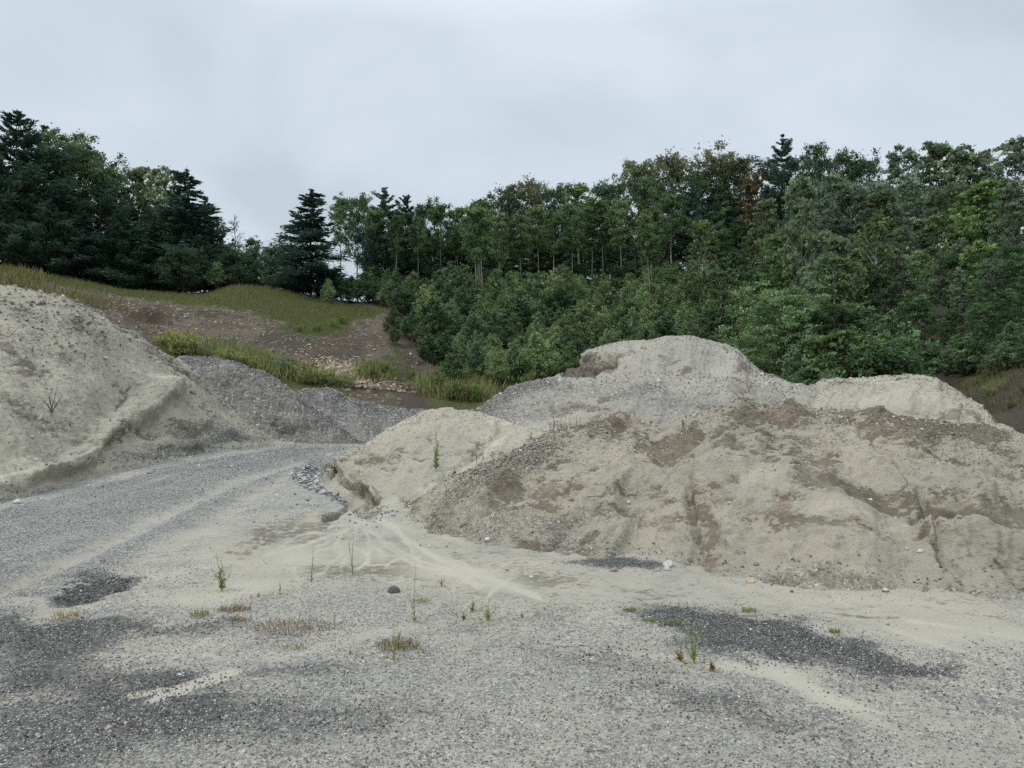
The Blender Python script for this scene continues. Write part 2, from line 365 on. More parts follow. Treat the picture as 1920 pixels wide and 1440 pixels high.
D_ += 0.85 * blobs(wx + 60 * fbm(Q, 2.6, 4, 303, .6) * sc_, wy + 14 * fbm(Q, 2.6, 4, 304, .6) * sc_, [(175, 1108, 75, 22, -8, 1.1), (215, 1075, 70, 26, -10, .35), (120, 1128, 60, 8, 0, .5), (90, 1195, 170, 26, -3, .62), (280, 1172, 190, 12, -1, .55), (470, 1160, 90, 7, 0, .3),
                        (60, 1250, 130, 32, 0, .5), (270, 1276, 120, 17, -8, .8), (560, 1252, 90, 9, -5, .45), (90, 1370, 330, 90, -6, .72), (420, 1350, 260, 50, 0, .4), (60, 1230, 260, 60, 0, .35),
                        (1330, 1160, 140, 24, 6, .9), (1440, 1200, 170, 32, 10, .9), (1620, 1222, 130, 22, 9, .85), (1760, 1245, 80, 13, 8, .55), (1290, 1215, 60, 14, 6, .4),
                        (1140, 1050, 85, 9, 2, .85), (1230, 1062, 50, 7, 5, .5), (1130, 1235, 200, 26, 8, .42), (1230, 1300, 160, 26, 8, .42), (740, 1345, 130, 22, 0, .36), (560, 1300, 300, 40, 0, .2), (1500, 1360, 200, 40, 10, .25), (1560, 1225, 230, 44, 9, .5),
                        (880, 1230, 200, 14, 0, .18), (1850, 1300, 160, 18, 6, .22), (1040, 1010, 60, 9, 0, .3), (150, 1020, 200, 12, -14, .25), (60, 1075, 100, 10, -14, .3)])
Pl += blobs(wx, wy, [(760, 1060, 190, 42, 8, .35), (900, 1085, 130, 28, 8, .35), (620, 1040, 110, 28, -5, .22), (1500, 1128, 420, 16, 3, .15), (1780, 1180, 200, 26, 5, .45), (1250, 1108, 200, 12, 0, .15),
                     (370, 1290, 85, 11, -18, .95), (420, 1115, 130, 18, -8, .6), (60, 1140, 130, 14, 0, .35), (240, 1100, 60, 8, -30, .3), (1560, 1310, 150, 14, 24, .55), (1450, 1245, 90, 10, 18, .5), (840, 1165, 230, 9, -5, .3),
                     (650, 1200, 140, 9, -14, .35), (420, 1000, 120, 40, -20, .3), (500, 1060, 90, 30, -10, .45), (1330, 1250, 150, 8, 9, .5), (1700, 1400, 220, 24, 5, .2), (320, 1210, 150, 18, 0, .15)])
G_ -= 0.45 * np.clip(Pl, 0, 1.2)
G_ -= 0.28 * blobs(gpx, gpy, [(560, 1030, 150, 70, -10, 1), (820, 1060, 330, 60, 5, 1), (1500, 1110, 520, 55, 3, 1)])
# braided threads of pale silt that washed out of the gap between the mounds
rs = np.random.default_rng(5)
def thread(x0, y0, ang, length, wig, k=14):
    pts = [(x0, y0)]; a = ang
    for i in range(k):
        a += rs.normal(0, wig); st_ = length / k
        pts.append((pts[-1][0] + st_ * math.cos(a), pts[-1][1] + st_ * math.sin(a) * 0.62)); a += (ang - a) * 0.3
    return pts
thr = []
for i in range(26):
    a = R(-2 + 165 * (i + rs.random()) / 26); Lm = 130 + 190 * abs(math.cos(a)) * (1.0 if a < 1.5 else .55)
    thr.append((thread(690 + rs.normal(0, 26), 972 + rs.normal(0, 8), a * 0.9 + .12, Lm * rs.uniform(.6, 1.15), .33), rs.uniform(1.6, 3.2), rs.uniform(.4, .9)))
for i in range(26):
    thr.append((thread(rs.uniform(540, 980), rs.uniform(1000, 1095), rs.uniform(-.6, 2.4), rs.uniform(40, 120), .6, 8), rs.uniform(1.6, 2.4), rs.uniform(.4, .8)))
thr += [([(700, 965), (760, 1010), (830, 1050), (900, 1080), (960, 1100), (1010, 1115)], 7, .8), ([(640, 1000), (560, 1030), (500, 1045)], 3, .7),
        ([(940, 1095), (920, 1110), (910, 1130)], 4, .8), ([(955, 1098), (990, 1112), (1030, 1128)], 3.5, .8), ([(720, 940), (745, 915), (800, 880)], 4, .5),
        ([(1350, 1240), (1450, 1266), (1510, 1290), (1550, 1312), (1660, 1342)], 5, .9), ([(1510, 1290), (1545, 1316), (1570, 1335)], 6, .6), ([(1450, 1250), (1560, 1302)], 3, .4),
        ([(240, 1302), (330, 1290), (400, 1272), (440, 1262)], 6, .9), ([(1660, 1170), (1760, 1205), (1900, 1245)], 6, .5), ([(1700, 1160), (1800, 1175), (1940, 1200)], 5, .5),
        ([(180, 1120), (240, 1112), (330, 1080), (420, 1100)], 4, .5), ([(1340, 1350), (1450, 1372), (1560, 1420)], 4, .35)]
for pts, w, a in thr:
    q = poly_dist(gpx + 5 * wob[:, 1], gpy + 3 * wob[:, 0], pts, w * 3 + 6)
    s = a * np.exp(-(q / w) ** 2); Pl = np.maximum(Pl, Pl * .6 + s * .75); G_ -= s * .4; Dm -= s * .35; z -= 0.005 * s
# the haul road climbing left of the mounds: ruts and strips of coarse and fine stone running along it
road = [[(-260, 1120), (0, 1020), (180, 965), (330, 915), (450, 875), (600, 842)], [(-200, 1190), (60, 1080), (240, 1000), (400, 925), (520, 880), (640, 843)],
        [(-300, 1060), (0, 965), (150, 930), (300, 888), (420, 862), (560, 838)], [(60, 1170), (240, 1060), (400, 975), (500, 915), (560, 880), (670, 845)],
        [(-250, 1090), (0, 995), (170, 948), (320, 900), (440, 866), (585, 840)], [(-100, 1160), (120, 1045), (300, 960), (440, 900), (540, 873), (650, 844)]]
for k, pts in enumerate(road):
    w = [10, 7, 8, 12, 6, 7][k]; wl_ = w * np.clip((gpy - 800) / 130, .22, 2)
    q = poly_dist(gpx + 3 * wob[:, 0], gpy + 2 * wob[:, 1], pts, 60); s = np.exp(-(q / wl_) ** 2)
    if k in (0, 2, 4): G_ += .40 * s; z += .03 * s
    else: G_ -= .24 * s; Pl += .10 * s; z -= .05 * s
rd = smooth(60, 0, poly_dist(gpx, gpy, road[1], 200) / np.clip((gpy - 800) / 130, .25, 2)) 
G_ += 0.22 * rd; G_ += .12 * smooth(420, 120, poly_dist(gpx, gpy, [(-200, 1150), (300, 1000), (560, 880)], 500)) * smooth(1120, 1040, gpy)
# lug prints of a tracked machine
lug = blobs(gpx, gpy, [(520, 985, 95, 50, -12, 1), (360, 1020, 90, 40, -12, .5), (440, 1040, 90, 30, -12, .6)])
ph = np.sin((Q[:, 1] + 0.14 * Q[:, 0]) * 2 * math.pi / 0.30 + 2.2 * wob[:, 0]); trk = smooth(-.3, .4, np.sin(Q[:, 0] * 2 * math.pi / .9 + .6 * Q[:, 1] + 1.2 * wob[:, 1]))
z += 0.028 * lug * ph * trk; Dm += .40 * lug * (ph < -.2) * trk
Dm += blobs(wx, wy, [(607, 970, 11, 32, 0, .35), (530, 1000, 60, 16, -12, .3), (1820, 1110, 60, 3, 8, .7), (1760, 1100, 80, 3, 6, .6), (1620, 1155, 90, 2, 3, .5), (1850, 1160, 70, 4, 4, .35)])
Rd += blobs(wx, wy, [(545, 1172, 75, 14, 0, .8), (455, 1158, 40, 5, 0, .7), (700, 1200, 60, 10, 0, .3), (580, 985, 30, 20, 0, .5), (400, 1010, 60, 25, 0, .3)])
# wash-out gully with a broken edge beside the pale mound
gul = [(592, 884), (640, 912), (672, 935), (690, 948)]
q = poly_dist(gpx + 5 * wob[:, 1], gpy + 3 * wob[:, 0], gul, 60); z -= .26 * smooth(26, 12, q)
G_ = np.maximum(G_, .9 * smooth(38, 22, q)); Pl *= 1 - smooth(30, 20, q)
q2 = poly_dist(gpx + 4 * wob[:, 1], gpy + 2 * wob[:, 0], [(612, 978), (640, 968), (655, 955), (650, 945), (668, 932)], 40); z -= .22 * smooth(5.5, 2.5, q2); Dm = np.maximum(Dm, smooth(7, 3, q2))
q3 = poly_dist(gpx, gpy, [(600, 985), (650, 972)], 30); z += .05 * np.where(gpy < 975, smooth(26, 8, q3), 0)
Pz = P.copy(); idx = np.where(near)[0]; Pz[idx, 2] += z * smooth(1.5, 3, Q[:, 1])
mk = np.zeros((len(P), 3), np.float32); mk2 = np.zeros((len(P), 3), np.float32); mk[:, 1] = .45
mk[idx, 0] = np.clip(Dm + .1, 0, 1); mk[idx, 1] = np.clip(G_, -.4, 1.2); mk[idx, 2] = np.clip(D_ + .18 * fbm(Q, .8, 3, 330) - .05, 0, 1)
mk2[idx, 0] = np.clip(Pl, 0, 1); mk2[idx, 1] = np.clip(Rd, 0, 1)
ground = mesh_np('ground', Pz, grid_faces(nxg, nyg), M_ground, attrs={'mask': mk, 'mask2': mk2}); tag(ground, kind='structure')
ground['label'] = 'grey gravel yard with washed pale silt and dark stone patches'
GP = Patch(); GP.P = Pz[idx]; GP.px, GP.py = project(GP.P); GP.vis = np.ones(len(idx), bool); GP.N = np.tile(np.array([0, 0, 1.0]), (len(idx), 1)); GP.m = mk[idx]; GP.V = np.full(len(idx), 2.0)
GP.area = (np.gradient(xs)[None, :] * np.gradient(ys)[:, None]).ravel()[idx]

# ------------------------------------------------------------------ hillside
def hp(px, Y, py=None, z=None):
    x = (px - 960) / F * Y
    return [x, Y, at(px, py, Y)[2] if z is None else z]
HC = [
 (-1500, [(-1.8, 34), (6, 41), (9.5, 50), (13, 60), (15, 68), (18, 82), (19, 100), (17, 140)]),
 (-500, [(-1.8, 34), (5.8, 41), (9.3, 50), (12.8, 60), (15, 68), (18, 82), (19, 100), (17, 140)]),
 (0, [(-1.8, 34), (5.3, 40), (9.0, 50), (12.0, 58), (14.0, 66), (17, 80), (18, 95), (15, 130)]),
 (130, [(-1.8, 35), (5.0, 40.5), (8.2, 49), (10.9, 57), (13.3, 66), (16, 80), (17, 95), (14, 130)]),
 (250, [(-1.8, 36), (4.7, 41), (7.0, 48), (9.7, 56), (12.1, 66), (14.5, 80), (15.5, 95), (13, 130)]),
 (370, [(-1.8, 36), (4.1, 41.5), (6.5, 48), (9.4, 56.5), (11.9, 67), (13.8, 80), (14.4, 92), (11, 130)]),
 (450, [(-1.8, 36), (3.7, 42), (6.0, 48), (9.3, 57), (12.6, 67), (13.8, 80), (14, 92), (11, 130)]),
 (600, [(-1.8, 37), (3.4, 43), (5.8, 49), (8.4, 57), (11.3, 66), (13.2, 80), (13.6, 90), (9, 130)]),
 (720, [(-1.8, 37), (3.1, 44), (5.2, 50), (7.8, 57), (10.4, 66), (13.0, 80), (13.6, 90), (10, 130)]),
 (900, [(-1.8, 37), (2.4, 43), (4.1, 50), (6.4, 57), (9.5, 66), (13.4, 80), (15, 94), (13, 130)]),
 (1100, [(-1.8, 37), (2.6, 43), (3.9, 50), (6.3, 57), (10, 66), (14.5, 80), (17, 95), (17, 130)]),
 (1300, [(-1.8, 37), (2.2, 42), (3.9, 49), (6.5, 56), (10.5, 66), (15.5, 80), (19, 95), (20, 130)]),
 (1500, [(-1.8, 34), (2.0, 40), (3.6, 46), (6.5, 54), (11, 64), (16.5, 80), (20, 95), (21, 130)]),
 (1700, [(-1.6, 29), (2.2, 35), (3.6, 40), (7, 50), (12, 62), (17, 78), (20, 94), (21, 130)]),
 (1850, [(-0.9, 22), (1.5, 27), (2.7, 31), (4.4, 38), (8, 50), (15, 70), (20, 92), (21, 130)]),
 (1960, [(-0.9, 20), (1.6, 25), (2.9, 29), (4.8, 36), (9, 50), (15.5, 70), (20, 92), (21, 130)]),
 (2500, [(-0.9, 17), (1.8, 22), (3.2, 27), (6, 36), (10, 50), (16, 70), (20, 92), (21, 130)]),
 (3500, [(-0.9, 14), (1.8, 20), (3.2, 26), (6, 36), (10, 50), (16, 70), (20, 92), (21, 130)])]
ctrl = [[hp(px, zy[r][1], z=zy[r][0]) for px, zy in HC] for r in range(8)]
upos = np.array([c[0] for c in HC], float)
def _upix(n):
    return None
HG, hv, hu = loft(ctrl, 620, [30, 60, 60, 50, 30, 16, 10], upos=upos)
hnv, hnu = HG.shape[:2]; HN = normals(HG).reshape(-1, 3); HP = HG.reshape(-1, 3).copy(); HV = np.repeat(hv, hnu)
hpx, hpy = project(HP)
d = 0.30 * fbm(HP, 0.25, 4, 401) + 0.10 * fbm(HP, 1.0, 4, 402)
# erosion rills down the bare face
UU = np.tile(hu, hnv)
rl = fbm(np.stack([UU / 16 + 2.5 * fbm(HP, .3, 2, 403), HV * .9, UU * 0], 1), 1.0, 3, 404)
d -= 0.18 * np.clip(-rl - .1, 0, 1) * smooth(1.2, 1.8, HV) * smooth(3.2, 2.7, HV)
d += blobs(hpx, hpy, [(285, 590, 30, 5, 5, .4), (290, 600, 35, 5, 8, -.5), (820, 700, 60, 8, 0, .3), (720, 700, 40, 8, 0, .3), (700, 740, 60, 30, 20, .4)])
HP += HN * (d * smooth(.8, 1.3, HV))[:, None]
hm = np.zeros((len(HP), 3), np.float32); hm2 = np.zeros((len(HP), 3), np.float32)
hpx = hpx + 45 * fbm(HP, .35, 4, 420); nA = fbm(HP, .35, 4, 410); nB = fbm(HP, 1.2, 4, 411)
hm[:, 0] = np.clip(.42 + .5 * nA + .3 * nB + .5 * rl * (HV < 3.2) + blobs(hpx, hpy, [(280, 598, 40, 10, 5, 1), (560, 650, 120, 30, 10, .3), (640, 650, 60, 40, 0, .5), (660, 610, 50, 8, 0, .4), (160, 600, 100, 20, 15, .2)]), 0, 1)
hm[:, 1] = np.clip(.30 + .3 * nB + blobs(hpx, hpy, [(700, 735, 70, 26, 22, .6), (420, 590, 200, 14, 4, .35), (250, 570, 120, 10, 8, .3)]), 0, 1)
line = np.interp(hpx, [-400, 0, 60, 130, 250, 360, 450, 520, 600, 650, 700, 730, 800, 3000], [470, 500, 520, 543, 560, 574, 581, 585, 598, 600, 590, 600, 2000, 2000])
wood = np.clip(smooth(690, 780, hpx) + smooth(64, 67, HP[:, 1]), 0, 1)
cov = smooth(8, -10, hpy - line + 7 * nB) * smooth(780, 700, hpx) * smooth(68, 65, HP[:, 1])
cov = np.maximum(cov, wood * np.clip(.05 + .6 * nA + .5 * nB, 0, .8))
hm[:, 0] = np.maximum(hm[:, 0], wood * .9); hm[:, 1] *= 1 - .8 * wood
cov += blobs(hpx, hpy, [(590, 608, 75, 20, 0, .8), (560, 590, 90, 12, 0, .8), (880, 735, 70, 32, 0, .9), (960, 720, 60, 14, 0, .6), (700, 700, 40, 18, 0, .6), (500, 700, 200, 22, 14, .8), (850, 690, 60, 14, 0, .35), (1840, 720, 50, 20, 0, .5), (1900, 690, 60, 30, 0, .4), (300, 660, 80, 14, 10, .5)])
hm2[:, 2] = np.clip(cov, 0, 1); hm2[:, 1] = np.clip(.15 + .6 * nA, 0, 1) * (HV < 3.3)
hill = mesh_np('hillside', HP, grid_faces(hnu, hnv), M_hill, attrs={'mask': hm, 'mask2': hm2}); tag(hill, kind='structure')
hill['label'] = 'brown bare bank and grassy wooded hillside behind the gravel pit'
HT = Patch(); HT.P = HP; HT.px, HT.py = project(HP); HT.vis = (HV > .9) & (HV < 5); HT.V = HV; HT.N = normals(HP.reshape(hnv, hnu, 3)).reshape(-1, 3); HT.m = hm; HT.cov = hm2[:, 2]
# height lookup
_gx0, _gy0, _gd = -130.0, 14.0, 0.5
_zm = np.full((260, 520), np.nan); _ix = ((HP[:, 0] - _gx0) / _gd).astype(int); _iy = ((HP[:, 1] - _gy0) / _gd).astype(int)
_ok = (_ix >= 0) & (_ix < 520) & (_iy >= 0) & (_iy < 260); _zm[_iy[_ok], _ix[_ok]] = HP[_ok, 2]
for _ in range(10):
    for ax, s in ((0, 1), (0, -1), (1, 1), (1, -1)):
        sh = np.roll(_zm, s, ax); _zm = np.where(np.isnan(_zm), sh, _zm)
def hz(x, y):
    i = int(np.clip((y - _gy0) / _gd, 0, 259)); j = int(np.clip((x - _gx0) / _gd, 0, 519)); v = _zm[i, j]
    return float(v) if v == v else 0.0

# ------------------------------------------------------------------ the piles
P1 = pile('sand_pile', [
    (735, 962, None, 760, 948, 13.4), (800, 1000, None, 850, 893, 13.6), (855, 1012, None, 960, 850, 13.8), (930, 1024, None, 1035, 822, 14.0),
    (1010, 1040, None, 1095, 797, 13.8), (1080, 1046, None, 1160, 787, 13.6), (1160, 1048, None, 1240, 794, 13.4), (1230, 1058, None, 1335, 768, 13.2),
    (1290, 1075, None, 1400, 757, 13.0), (1380, 1090, None, 1480, 757, 12.8), (1480, 1102, None, 1560, 770, 12.6), (1600, 1112, None, 1650, 781, 12.4),
    (1720, 1118, None, 1740, 788, 12.2), (1820, 1124, None, 1850, 799, 12.2), (1950, 1130, None, 1935, 822, 12.2), (2150, 1120, None, 2100, 860, 12.2), (2350, 1090, None, 2300, 950, 12.2)],
    M_sand, 700, 330, 11, profile=0.02, fine=1.0, dampbase=0.09, flow=0.05, amp=1.0, spur=.7,
    damp=[(1150, 800, 60, 9), (1250, 850, 60, 22, -25), (1310, 820, 110, 22, -15, .7), (1500, 800, 190, 26, 0, .5), (1500, 868, 120, 36, 10, .9), (1590, 915, 110, 20, 4, .9), (1640, 940, 60, 8, 0, .6),
          (1302, 960, 14, 36, 0, .8), (1310, 1045, 14, 34, 0, .6), (1740, 862, 60, 26, 15, .9), (1700, 800, 120, 12, 3, .8), (1850, 812, 80, 12, 8, .6), (1820, 968, 95, 12, 10, 1.5), (1740, 990, 14, 22, -40, 1.0), (1070, 900, 90, 14, -38, .8),
          (1760, 1030, 14, 26, -40, .8), (1720, 965, 16, 12, 0, .9), (1620, 1000, 80, 7, 8, .6), (1050, 870, 60, 12, -38, .5), (1460, 948, 26, 16, 0, .6),
          (1430, 915, 45, 28, -20, -.9), (1240, 1010, 70, 40, 0, -.9), (1140, 1000, 60, 40, 0, -.5), (1600, 970, 150, 22, 2, -1.0), (1540, 1050, 240, 30, 4, -.5), (1650, 890, 40, 14, 20, -.6), (1400, 845, 40, 14, 0, -.5), (1850, 920, 80, 20, 20, -.6), (1330, 1010, 10, 60, 0, -.6), (1750, 1060, 200, 30, 3, -.4)],
    grav=[(900, 920, 110, 26, -36, .5), (960, 985, 110, 26, -12, .5), (1000, 865, 60, 16, -30, .5), (1060, 985, 60, 26, -30, .45), (1120, 1030, 50, 10, 0, .3), (1600, 1090, 260, 18, 3, .25), (1350, 940, 120, 30, 0, .1)],
    drk=[(960, 1000, 90, 16, -8, .35)], red=[(1240, 845, 50, 18, -30, .5), (1450, 775, 40, 14, 0, .9), (1465, 955, 22, 12, 0, 1.0), (1170, 795, 40, 8, 5, .7), (1700, 850, 60, 20, 0, .4), (1310, 1050, 14, 26, 0, .6), (1480, 800, 30, 10, 0, .5)],
    pale=[(1430, 905, 40, 22, -20, .7), (1240, 1000, 60, 50, 0, .4), (1600, 972, 120, 12, 3, .6), (1780, 940, 80, 10, 15, .5), (1350, 1000, 14, 60, -20, .5), (880, 960, 60, 6, -36, .4)],
    cuts=[([(1070, 832), (1020, 868), (965, 905), (925, 932), (885, 948), (840, 975)], 5, .10), ([(1294, 930), (1300, 980), (1298, 1040), (1310, 1075)], 8, .09), ([(1600, 800), (1660, 850), (1720, 905), (1745, 960), (1765, 1030), (1800, 1060)], 7, .09),
          ([(1720, 962), (1790, 960), (1860, 975), (1935, 1010)], 9, .14), ([(1365, 770), (1290, 850), (1240, 870)], 14, .08), ([(1090, 940), (1060, 990), (1030, 1030)], 6, .06), ([(1480, 945), (1570, 990), (1650, 1010)], 12, .05)]
         + [([(1400, 760), (1330, 800), (1270, 850), (1215, 905)], 13, -.09), ([(1165, 789), (1070, 848), (960, 915), (850, 980)], 10, -.13), ([(1480, 760), (1560, 830), (1640, 880), (1720, 940)], 13, -.09), ([(1645, 785), (1700, 830), (1765, 880), (1860, 925)], 13, -.09),
            ([(1440, 800), (1400, 860), (1370, 930), (1360, 1010)], 14, -.08), ([(1130, 960), (1085, 1005), (1060, 1035)], 9, -.05), ([(1215, 930), (1170, 990), (1150, 1030)], 9, -.05), ([(1740, 970), (1840, 985), (1930, 1030)], 7, -.07), ([(1350, 830), (1300, 880), (1290, 930)], 10, .07), ([(1250, 800), (1180, 860), (1120, 920)], 10, .06)]
         + [([(1268 + k * 7, 975), (1262 + k * 7, 1035)], 1.7, .02) for k in range(4)] + [([(1190 + k * 7, 945), (1180 + k * 7, 985)], 1.7, .015) for k in range(3)],
    bumps=[(1340, 850, 50, 90, 20, .14), (960, 890, 150, 16, -37, .14), (1640, 830, 40, 60, -40, .12), (1180, 880, 30, 70, 20, .08), (1820, 1010, 100, 16, 14, .1), (1430, 905, 70, 40, -20, .08), (1330, 800, 60, 20, 0, .06), (1790, 1000, 60, 20, 10, .08), (1600, 1010, 120, 24, 2, .06), (900, 950, 120, 22, -36, .12), (1500, 1080, 260, 20, 3, .05), (1240, 900, 60, 30, 0, .05)],
    label='broad low brown and grey sand pile with slumped face, nearest on the right')
P2 = pile('sand_mound', [
    (606, 884, None, 612, 880, 19.0), (625, 893, None, 645, 861, 19.4), (648, 906, None, 700, 822, 20.0), (672, 924, None, 760, 786, 20.6), (692, 940, None, 812, 769, 21.0),
    (712, 952, None, 870, 769, 21.0), (735, 962, None, 925, 781, 20.6), (770, 975, None, 985, 799, 20), (850, 985, 12.7, 1045, 806, 19.2), (930, 960, 13.5, 1110, 820, 18.5), (1010, 930, 14.5, 1180, 850, 18.0)],
    M_sandL, 330, 200, 23, profile=-0.03, dampbase=-0.02, flow=0.06, amp=0.9,
    damp=[(770, 800, 20, 14, 0, .5), (850, 800, 50, 8, 0, .3), (720, 848, 40, 8, 0, .4), (640, 897, 40, 4, 32, 1.6), (680, 926, 22, 6, 30, 2.6), (940, 850, 80, 20, -25, .6)],
    grav=[(1000, 865, 80, 20, -30, .55), (930, 900, 60, 14, -30, .5), (625, 880, 30, 12, 0, .3)], drk=[],
    pale=[(860, 870, 90, 8, -36, 1.0), (900, 845, 60, 6, -36, .9), (740, 800, 40, 14, -30, .5), (730, 940, 20, 14, 0, .9), (930, 785, 40, 8, 10, .5)],
    cuts=[([(636, 900), (656, 914), (676, 928), (700, 938)], 5, .22), ([(800, 905), (850, 870), (900, 830)], 5, .08), ([(740, 855), (710, 880), (680, 890)], 5, .05), ([(940, 800), (900, 840), (850, 880)], 9, .08)],
    bumps=[(640, 880, 34, 7, 30, .16), (684, 914, 24, 7, 35, .22), (660, 870, 30, 14, 0, .12), (790, 900, 40, 20, 0, .08), (870, 790, 40, 14, 0, .12)],
    label='pale sandy mound in the middle, beside the washed out gully')
P3 = pile('gravelly_ridge', [
    (850, 800, 23.0, 872, 778, 25), (920, 800, 23.5, 900, 763, 28), (990, 812, 23.5, 940, 740, 29.5), (1040, 820, 23.5, 985, 717, 30.0), (1080, 822, 23.5, 1045, 712, 30), (1120, 822, 23, 1120, 706, 29.5), (1180, 825, 22.5, 1200, 700, 29),
    (1260, 830, 21.5, 1300, 704, 28), (1340, 830, 20.5, 1400, 708, 26.5), (1420, 830, 19.5, 1445, 704, 25.5), (1500, 830, 18.5, 1490, 716, 24.5), (1570, 830, 17.5, 1545, 711, 24), (1640, 835, 17, 1610, 713, 23.5), (1720, 840, 17, 1690, 725, 23.5), (1800, 850, 17, 1760, 760, 23.5)],
    M_greysand, 420, 200, 37, dampbase=-0.12, gravbase=0.12, flow=0.12, amp=1.2, back=.8,
    damp=[(1180, 745, 60, 6, -20, .4), (1100, 770, 90, 14, -10, .5), (1290, 720, 30, 10, 0, .4), (1320, 795, 40, 10, 0, .3)],
    grav=[(985, 725, 60, 14, -8, .6), (930, 755, 50, 16, -30, .6), (1040, 745, 90, 24, 0, .3), (1250, 750, 120, 26, 8, .35), (1450, 740, 22, 30, 10, .35), (1530, 760, 18, 34, 0, .4), (960, 780, 60, 16, 0, .5)],
    pale=[(1350, 740, 50, 18, 20, .6), (1600, 750, 80, 20, 0, .5), (1480, 760, 40, 20, 0, .5), (1000, 808, 50, 5, 8, .6), (1060, 790, 50, 8, 0, .4)],
    cuts=[([(1390, 715), (1410, 750), (1400, 775)], 12, .22), ([(1520, 716), (1530, 760), (1545, 790)], 10, .16), ([(1600, 716), (1620, 745)], 10, .1)],
    bumps=[(1120, 770, 70, 30, 0, .25), (1350, 750, 40, 25, 0, .2), (1460, 760, 30, 25, 0, .15)],
    label='long grey gravelly sand ridge in the middle distance behind the front piles')
P4 = pile('tall_sand_pile', [
    (985, 722, 32, 1040, 713, 36.2), (1000, 725, 32, 1056, 700, 36.3), (1030, 728, 32, 1060, 690, 36.3), (1070, 730, 31.5, 1084, 686, 36.2), (1090, 730, 31.3, 1088, 665, 36), (1120, 732, 31, 1122, 650, 36), (1160, 732, 30.6, 1160, 641, 36),
    (1200, 735, 30, 1215, 637, 36), (1240, 738, 29.6, 1262, 629, 36), (1290, 740, 29.2, 1300, 632, 35.8), (1330, 740, 29, 1352, 643, 35.5), (1370, 740, 28.6, 1386, 658, 35), (1420, 740, 28.4, 1412, 682, 34.5), (1480, 735, 28.4, 1442, 704, 33.5), (1530, 735, 28.4, 1480, 722, 33)],
    M_greysand, 360, 190, 41, dampbase=-0.16, gravbase=-0.05, flow=0.16, amp=0.8, back=.8, crestw=.3,
    damp=[(1110, 684, 40, 17, -8, 3.0), (1070, 695, 20, 9, -10, 3.0), (1150, 672, 26, 6, -20, .7), (1380, 680, 40, 14, 40, .8), (1240, 690, 50, 6, -35, .4), (1300, 690, 70, 6, -30, .6)],
    red=[(1110, 684, 40, 14, 0, .5), (1390, 690, 30, 12, 40, .6)],
    pale=[(1355, 690, 36, 22, -40, .7), (1230, 645, 60, 8, -5, .4), (1340, 655, 40, 8, 10, .4)],
    cuts=[([(1062, 699), (1088, 698), (1110, 690), (1150, 676)], 9, .55), ([(1090, 672), (1130, 668), (1155, 664)], 4, .3), ([(1090, 684), (1125, 682), (1150, 674)], 2.5, .25)],
    label='tallest sand pile with rounded top and a dark cut ledge on its left')
P5 = pile('cream_sand_pile', [
    (1480, 800, 17.5, 1560, 722, 21.5), (1530, 806, 17.2, 1600, 713, 22), (1590, 815, 17, 1650, 706, 22), (1650, 820, 16.8, 1700, 703, 22), (1700, 830, 16.6, 1737, 708, 22), (1760, 840, 16.4, 1785, 730, 21.6),
    (1820, 850, 16.2, 1826, 755, 21), (1860, 860, 16, 1852, 774, 20.5), (1890, 865, 16, 1868, 792, 20), (1930, 875, 16, 1900, 812, 19.5), (1990, 885, 16, 1945, 838, 19), (2060, 880, 16, 2000, 870, 18.5)],
    M_cream, 300, 170, 53, dampbase=-0.10, gravbase=-0.05, flow=0.10, amp=0.8, crestw=.4, profile=.04,
    damp=[(1820, 775, 30, 10, 35, 1.2), (1850, 795, 26, 9, 40, 1.2), (1640, 770, 60, 10, -30, .3), (1790, 785, 50, 5, 0, .7), (1700, 712, 30, 2, 0, .8)],
    pale=[(1700, 745, 110, 26, 0, .5), (1640, 715, 60, 5, 0, .5)], grav=[(1570, 760, 40, 30, 0, .2)],
    cuts=[([(1770, 735), (1820, 765), (1850, 790), (1880, 815)], 8, .12), ([(1590, 790), (1620, 750), (1680, 725)], 9, .08)],
    label='cream coloured sand pile behind the right end of the front pile')
